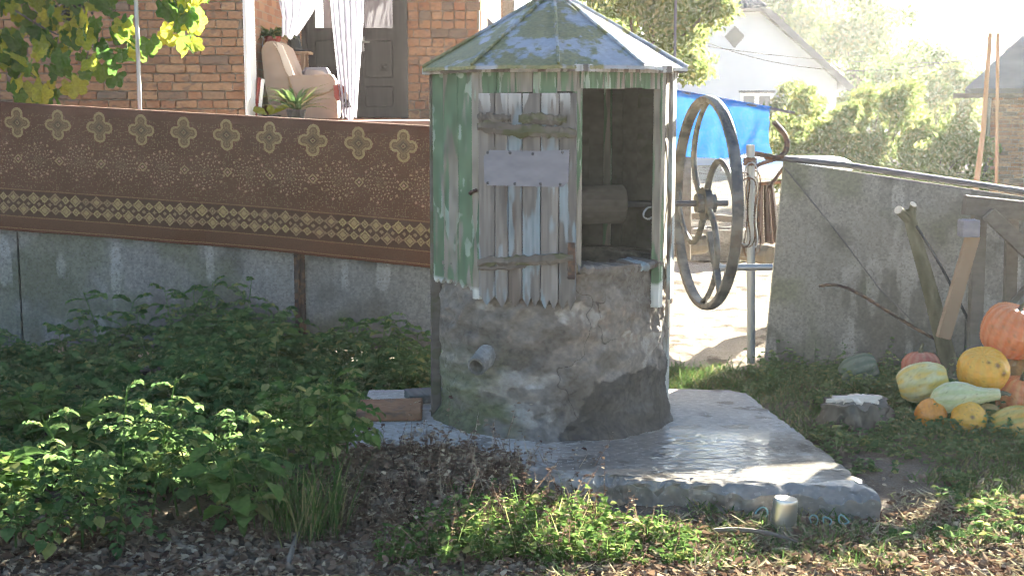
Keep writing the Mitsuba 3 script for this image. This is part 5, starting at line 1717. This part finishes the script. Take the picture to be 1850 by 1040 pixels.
q = np.array([reg_tuft() for _ in range(260)])
b = np.stack([q[:, 0], q[:, 1], ground_z(q[:, 0], q[:, 1]) - .01], 1); a = rng.uniform(0, 6.28, 260)
m, k = leaves(b, np.stack([np.cos(a) * .25, np.sin(a) * .25, 1 + 0 * a], 1), np.stack([-np.cos(a), -np.sin(a), .3 + 0 * a], 1), .26 * q[:, 2], .003, .2, .25)
put('grass_tuft', m, 'm_grass', uv=leaf_uv(260, k)); tag('grass_tuft', 'wispy pale tuft of tall grass left of the soil heap', 'grass tuft')


def reg_dock():
    while True:
        x, y = rng.uniform(-.75, .3), rng.uniform(5.1, 5.9)
        return x, y, rng.uniform(.3, 1.0) * .22


cover('dry_weeds', 520, reg_dock, .2, .022, 'm_dry', 'thin brown dry weeds on the soil heap before the well', .3, category='weeds')


def reg_straw():
    while True:
        x, y = rng.uniform(.1, 2.6), rng.uniform(4.5, 5.9)
        px = 925 + x / y * 2400
        if y < np.interp(px, [900, 1100, 1590, 1640, 1950], [5.1, 5.25, 5.3, 5.6, 6.0]) and meshkit.fbm(np.array([x * 4, y * 4, 9]), 3, 4) > .40: return x, y


n = 3600
q = np.array([reg_straw() for _ in range(n)])
b = np.stack([q[:, 0], q[:, 1], ground_z(q[:, 0], q[:, 1]) + rng.uniform(.005, .03, n)], 1); a = rng.uniform(0, 6.28, n)
m, k = leaves(b, np.stack([np.cos(a), np.sin(a), rng.normal(.08, .22, n)], 1), np.stack([rng.normal(0, .3, n), rng.normal(0, .3, n), np.ones(n)], 1), rng.uniform(.02, .10, n), rng.uniform(.0015, .007, n), .2, rng.uniform(-.3, .4, (n, 1)))
put('straw_litter', m, 'm_straw', uv=leaf_uv(n, k))
tag('straw_litter', 'pale straw and dry leaf shreds lying in the sun at the front right of the yard', 'straw', None, 'stuff')


# fallen leaves and nut-like clods
def reg_leaf():
    while True:
        x, y = rng.uniform(-2.3, 2.4), rng.uniform(4.5, 5.95)
        px = 925 + x / y * 2400
        lim = np.interp(px, [-100, 300, 520, 640, 800, 960, 1030, 1100, 1600, 1950], [5.2, 5.25, 5.5, 5.9, 5.9, 5.75, 5.35, 5.3, 5.35, 5.7])
        if y < lim or rng.random() < .06: return x, y


n = 11000
q = np.array([reg_leaf() for _ in range(n)])
b = np.stack([q[:, 0], q[:, 1], ground_z(q[:, 0], q[:, 1]) + rng.uniform(.0, .03, n)], 1)
a = rng.uniform(0, 6.28, n)
m, k = leaves(b, np.stack([np.cos(a), np.sin(a), rng.normal(0, .25, n)], 1), np.stack([rng.normal(0, .45, n), rng.normal(0, .45, n), np.ones(n)], 1), rng.uniform(.016, .052, n) * (1 + .35 * (rng.random(n) < .12)), rng.uniform(.005, .016, n), rng.uniform(-.3, .9, (n, 1)), rng.uniform(-.5, .5, (n, 1)))
put('fallen_leaves', m, 'm_dry', uv=leaf_uv(n, k))
tag('fallen_leaves', 'brown and pale dead leaves covering the earth along the bottom of the view', 'leaves', None, 'stuff')
n = 4200
q = np.array([reg_leaf() for _ in range(n)])
ico = trimesh.creation.icosphere(1, 1.0)
V = np.tile(ico.vertices, (n, 1, 1)) * (1 + .35 * (rng.random((n, len(ico.vertices), 1)) - .5)) * rng.uniform(.006, .022, (n, 1, 1)) * rng.uniform(.7, 1.2, (n, 1, 3))
V += np.stack([q[:, 0], q[:, 1], ground_z(q[:, 0], q[:, 1]) + .004], 1)[:, None]
Fc = (ico.faces[None] + (np.arange(n) * len(ico.vertices))[:, None, None]).reshape(-1, 3)
cc = np.array([.13, .098, .07]) * rng.uniform(.6, 2.0, (n, 1)) * np.where(rng.random((n, 1)) < .2, 1.5, 1)
put('soil_clods', trimesh.Trimesh(V.reshape(-1, 3), Fc, process=False), 'm_vcrough', smooth=True, color=np.repeat(cc, len(ico.vertices), 0))
tag('soil_clods', 'small brown clods and husks strewn over the front of the yard', 'clods', None, 'stuff')
# twigs
for i, (p, q_, lab) in enumerate((((1290, 958), (1440, 978), 'flat brown stick lying in front of the slab'), ((520, 1020), (545, 945), 'thin bent dry twig at the lower middle of the view'), ((1100, 948), (1180, 965), 'pale piece of wood lying among the weeds before the slab'))):
    A0, B0 = on(*p, -.1), on(*q_, -.1)
    kx = put('dry_stick', tube(spline([A0, (A0 + B0) / 2 + [0, .02, .015], B0], 8), [.010, .011, .011, .010, .009, .008, .006, .004], 6), 'm_oldwood', r=(.9, .1))
    tag(kx, lab, 'stick')

# ------------------------------------------------------------------ haze in the morning air
scene['haze'] = {'type': 'cube', 'to_world': T().translate([0, 200, 6.5]).scale([330, 330, 9.0]), 'bsdf': {'type': 'null'}, 'interior': {'type': 'ref', 'id': 'air'}}
tag('haze', 'pale morning haze over the yard and the far slope', kind='stuff')
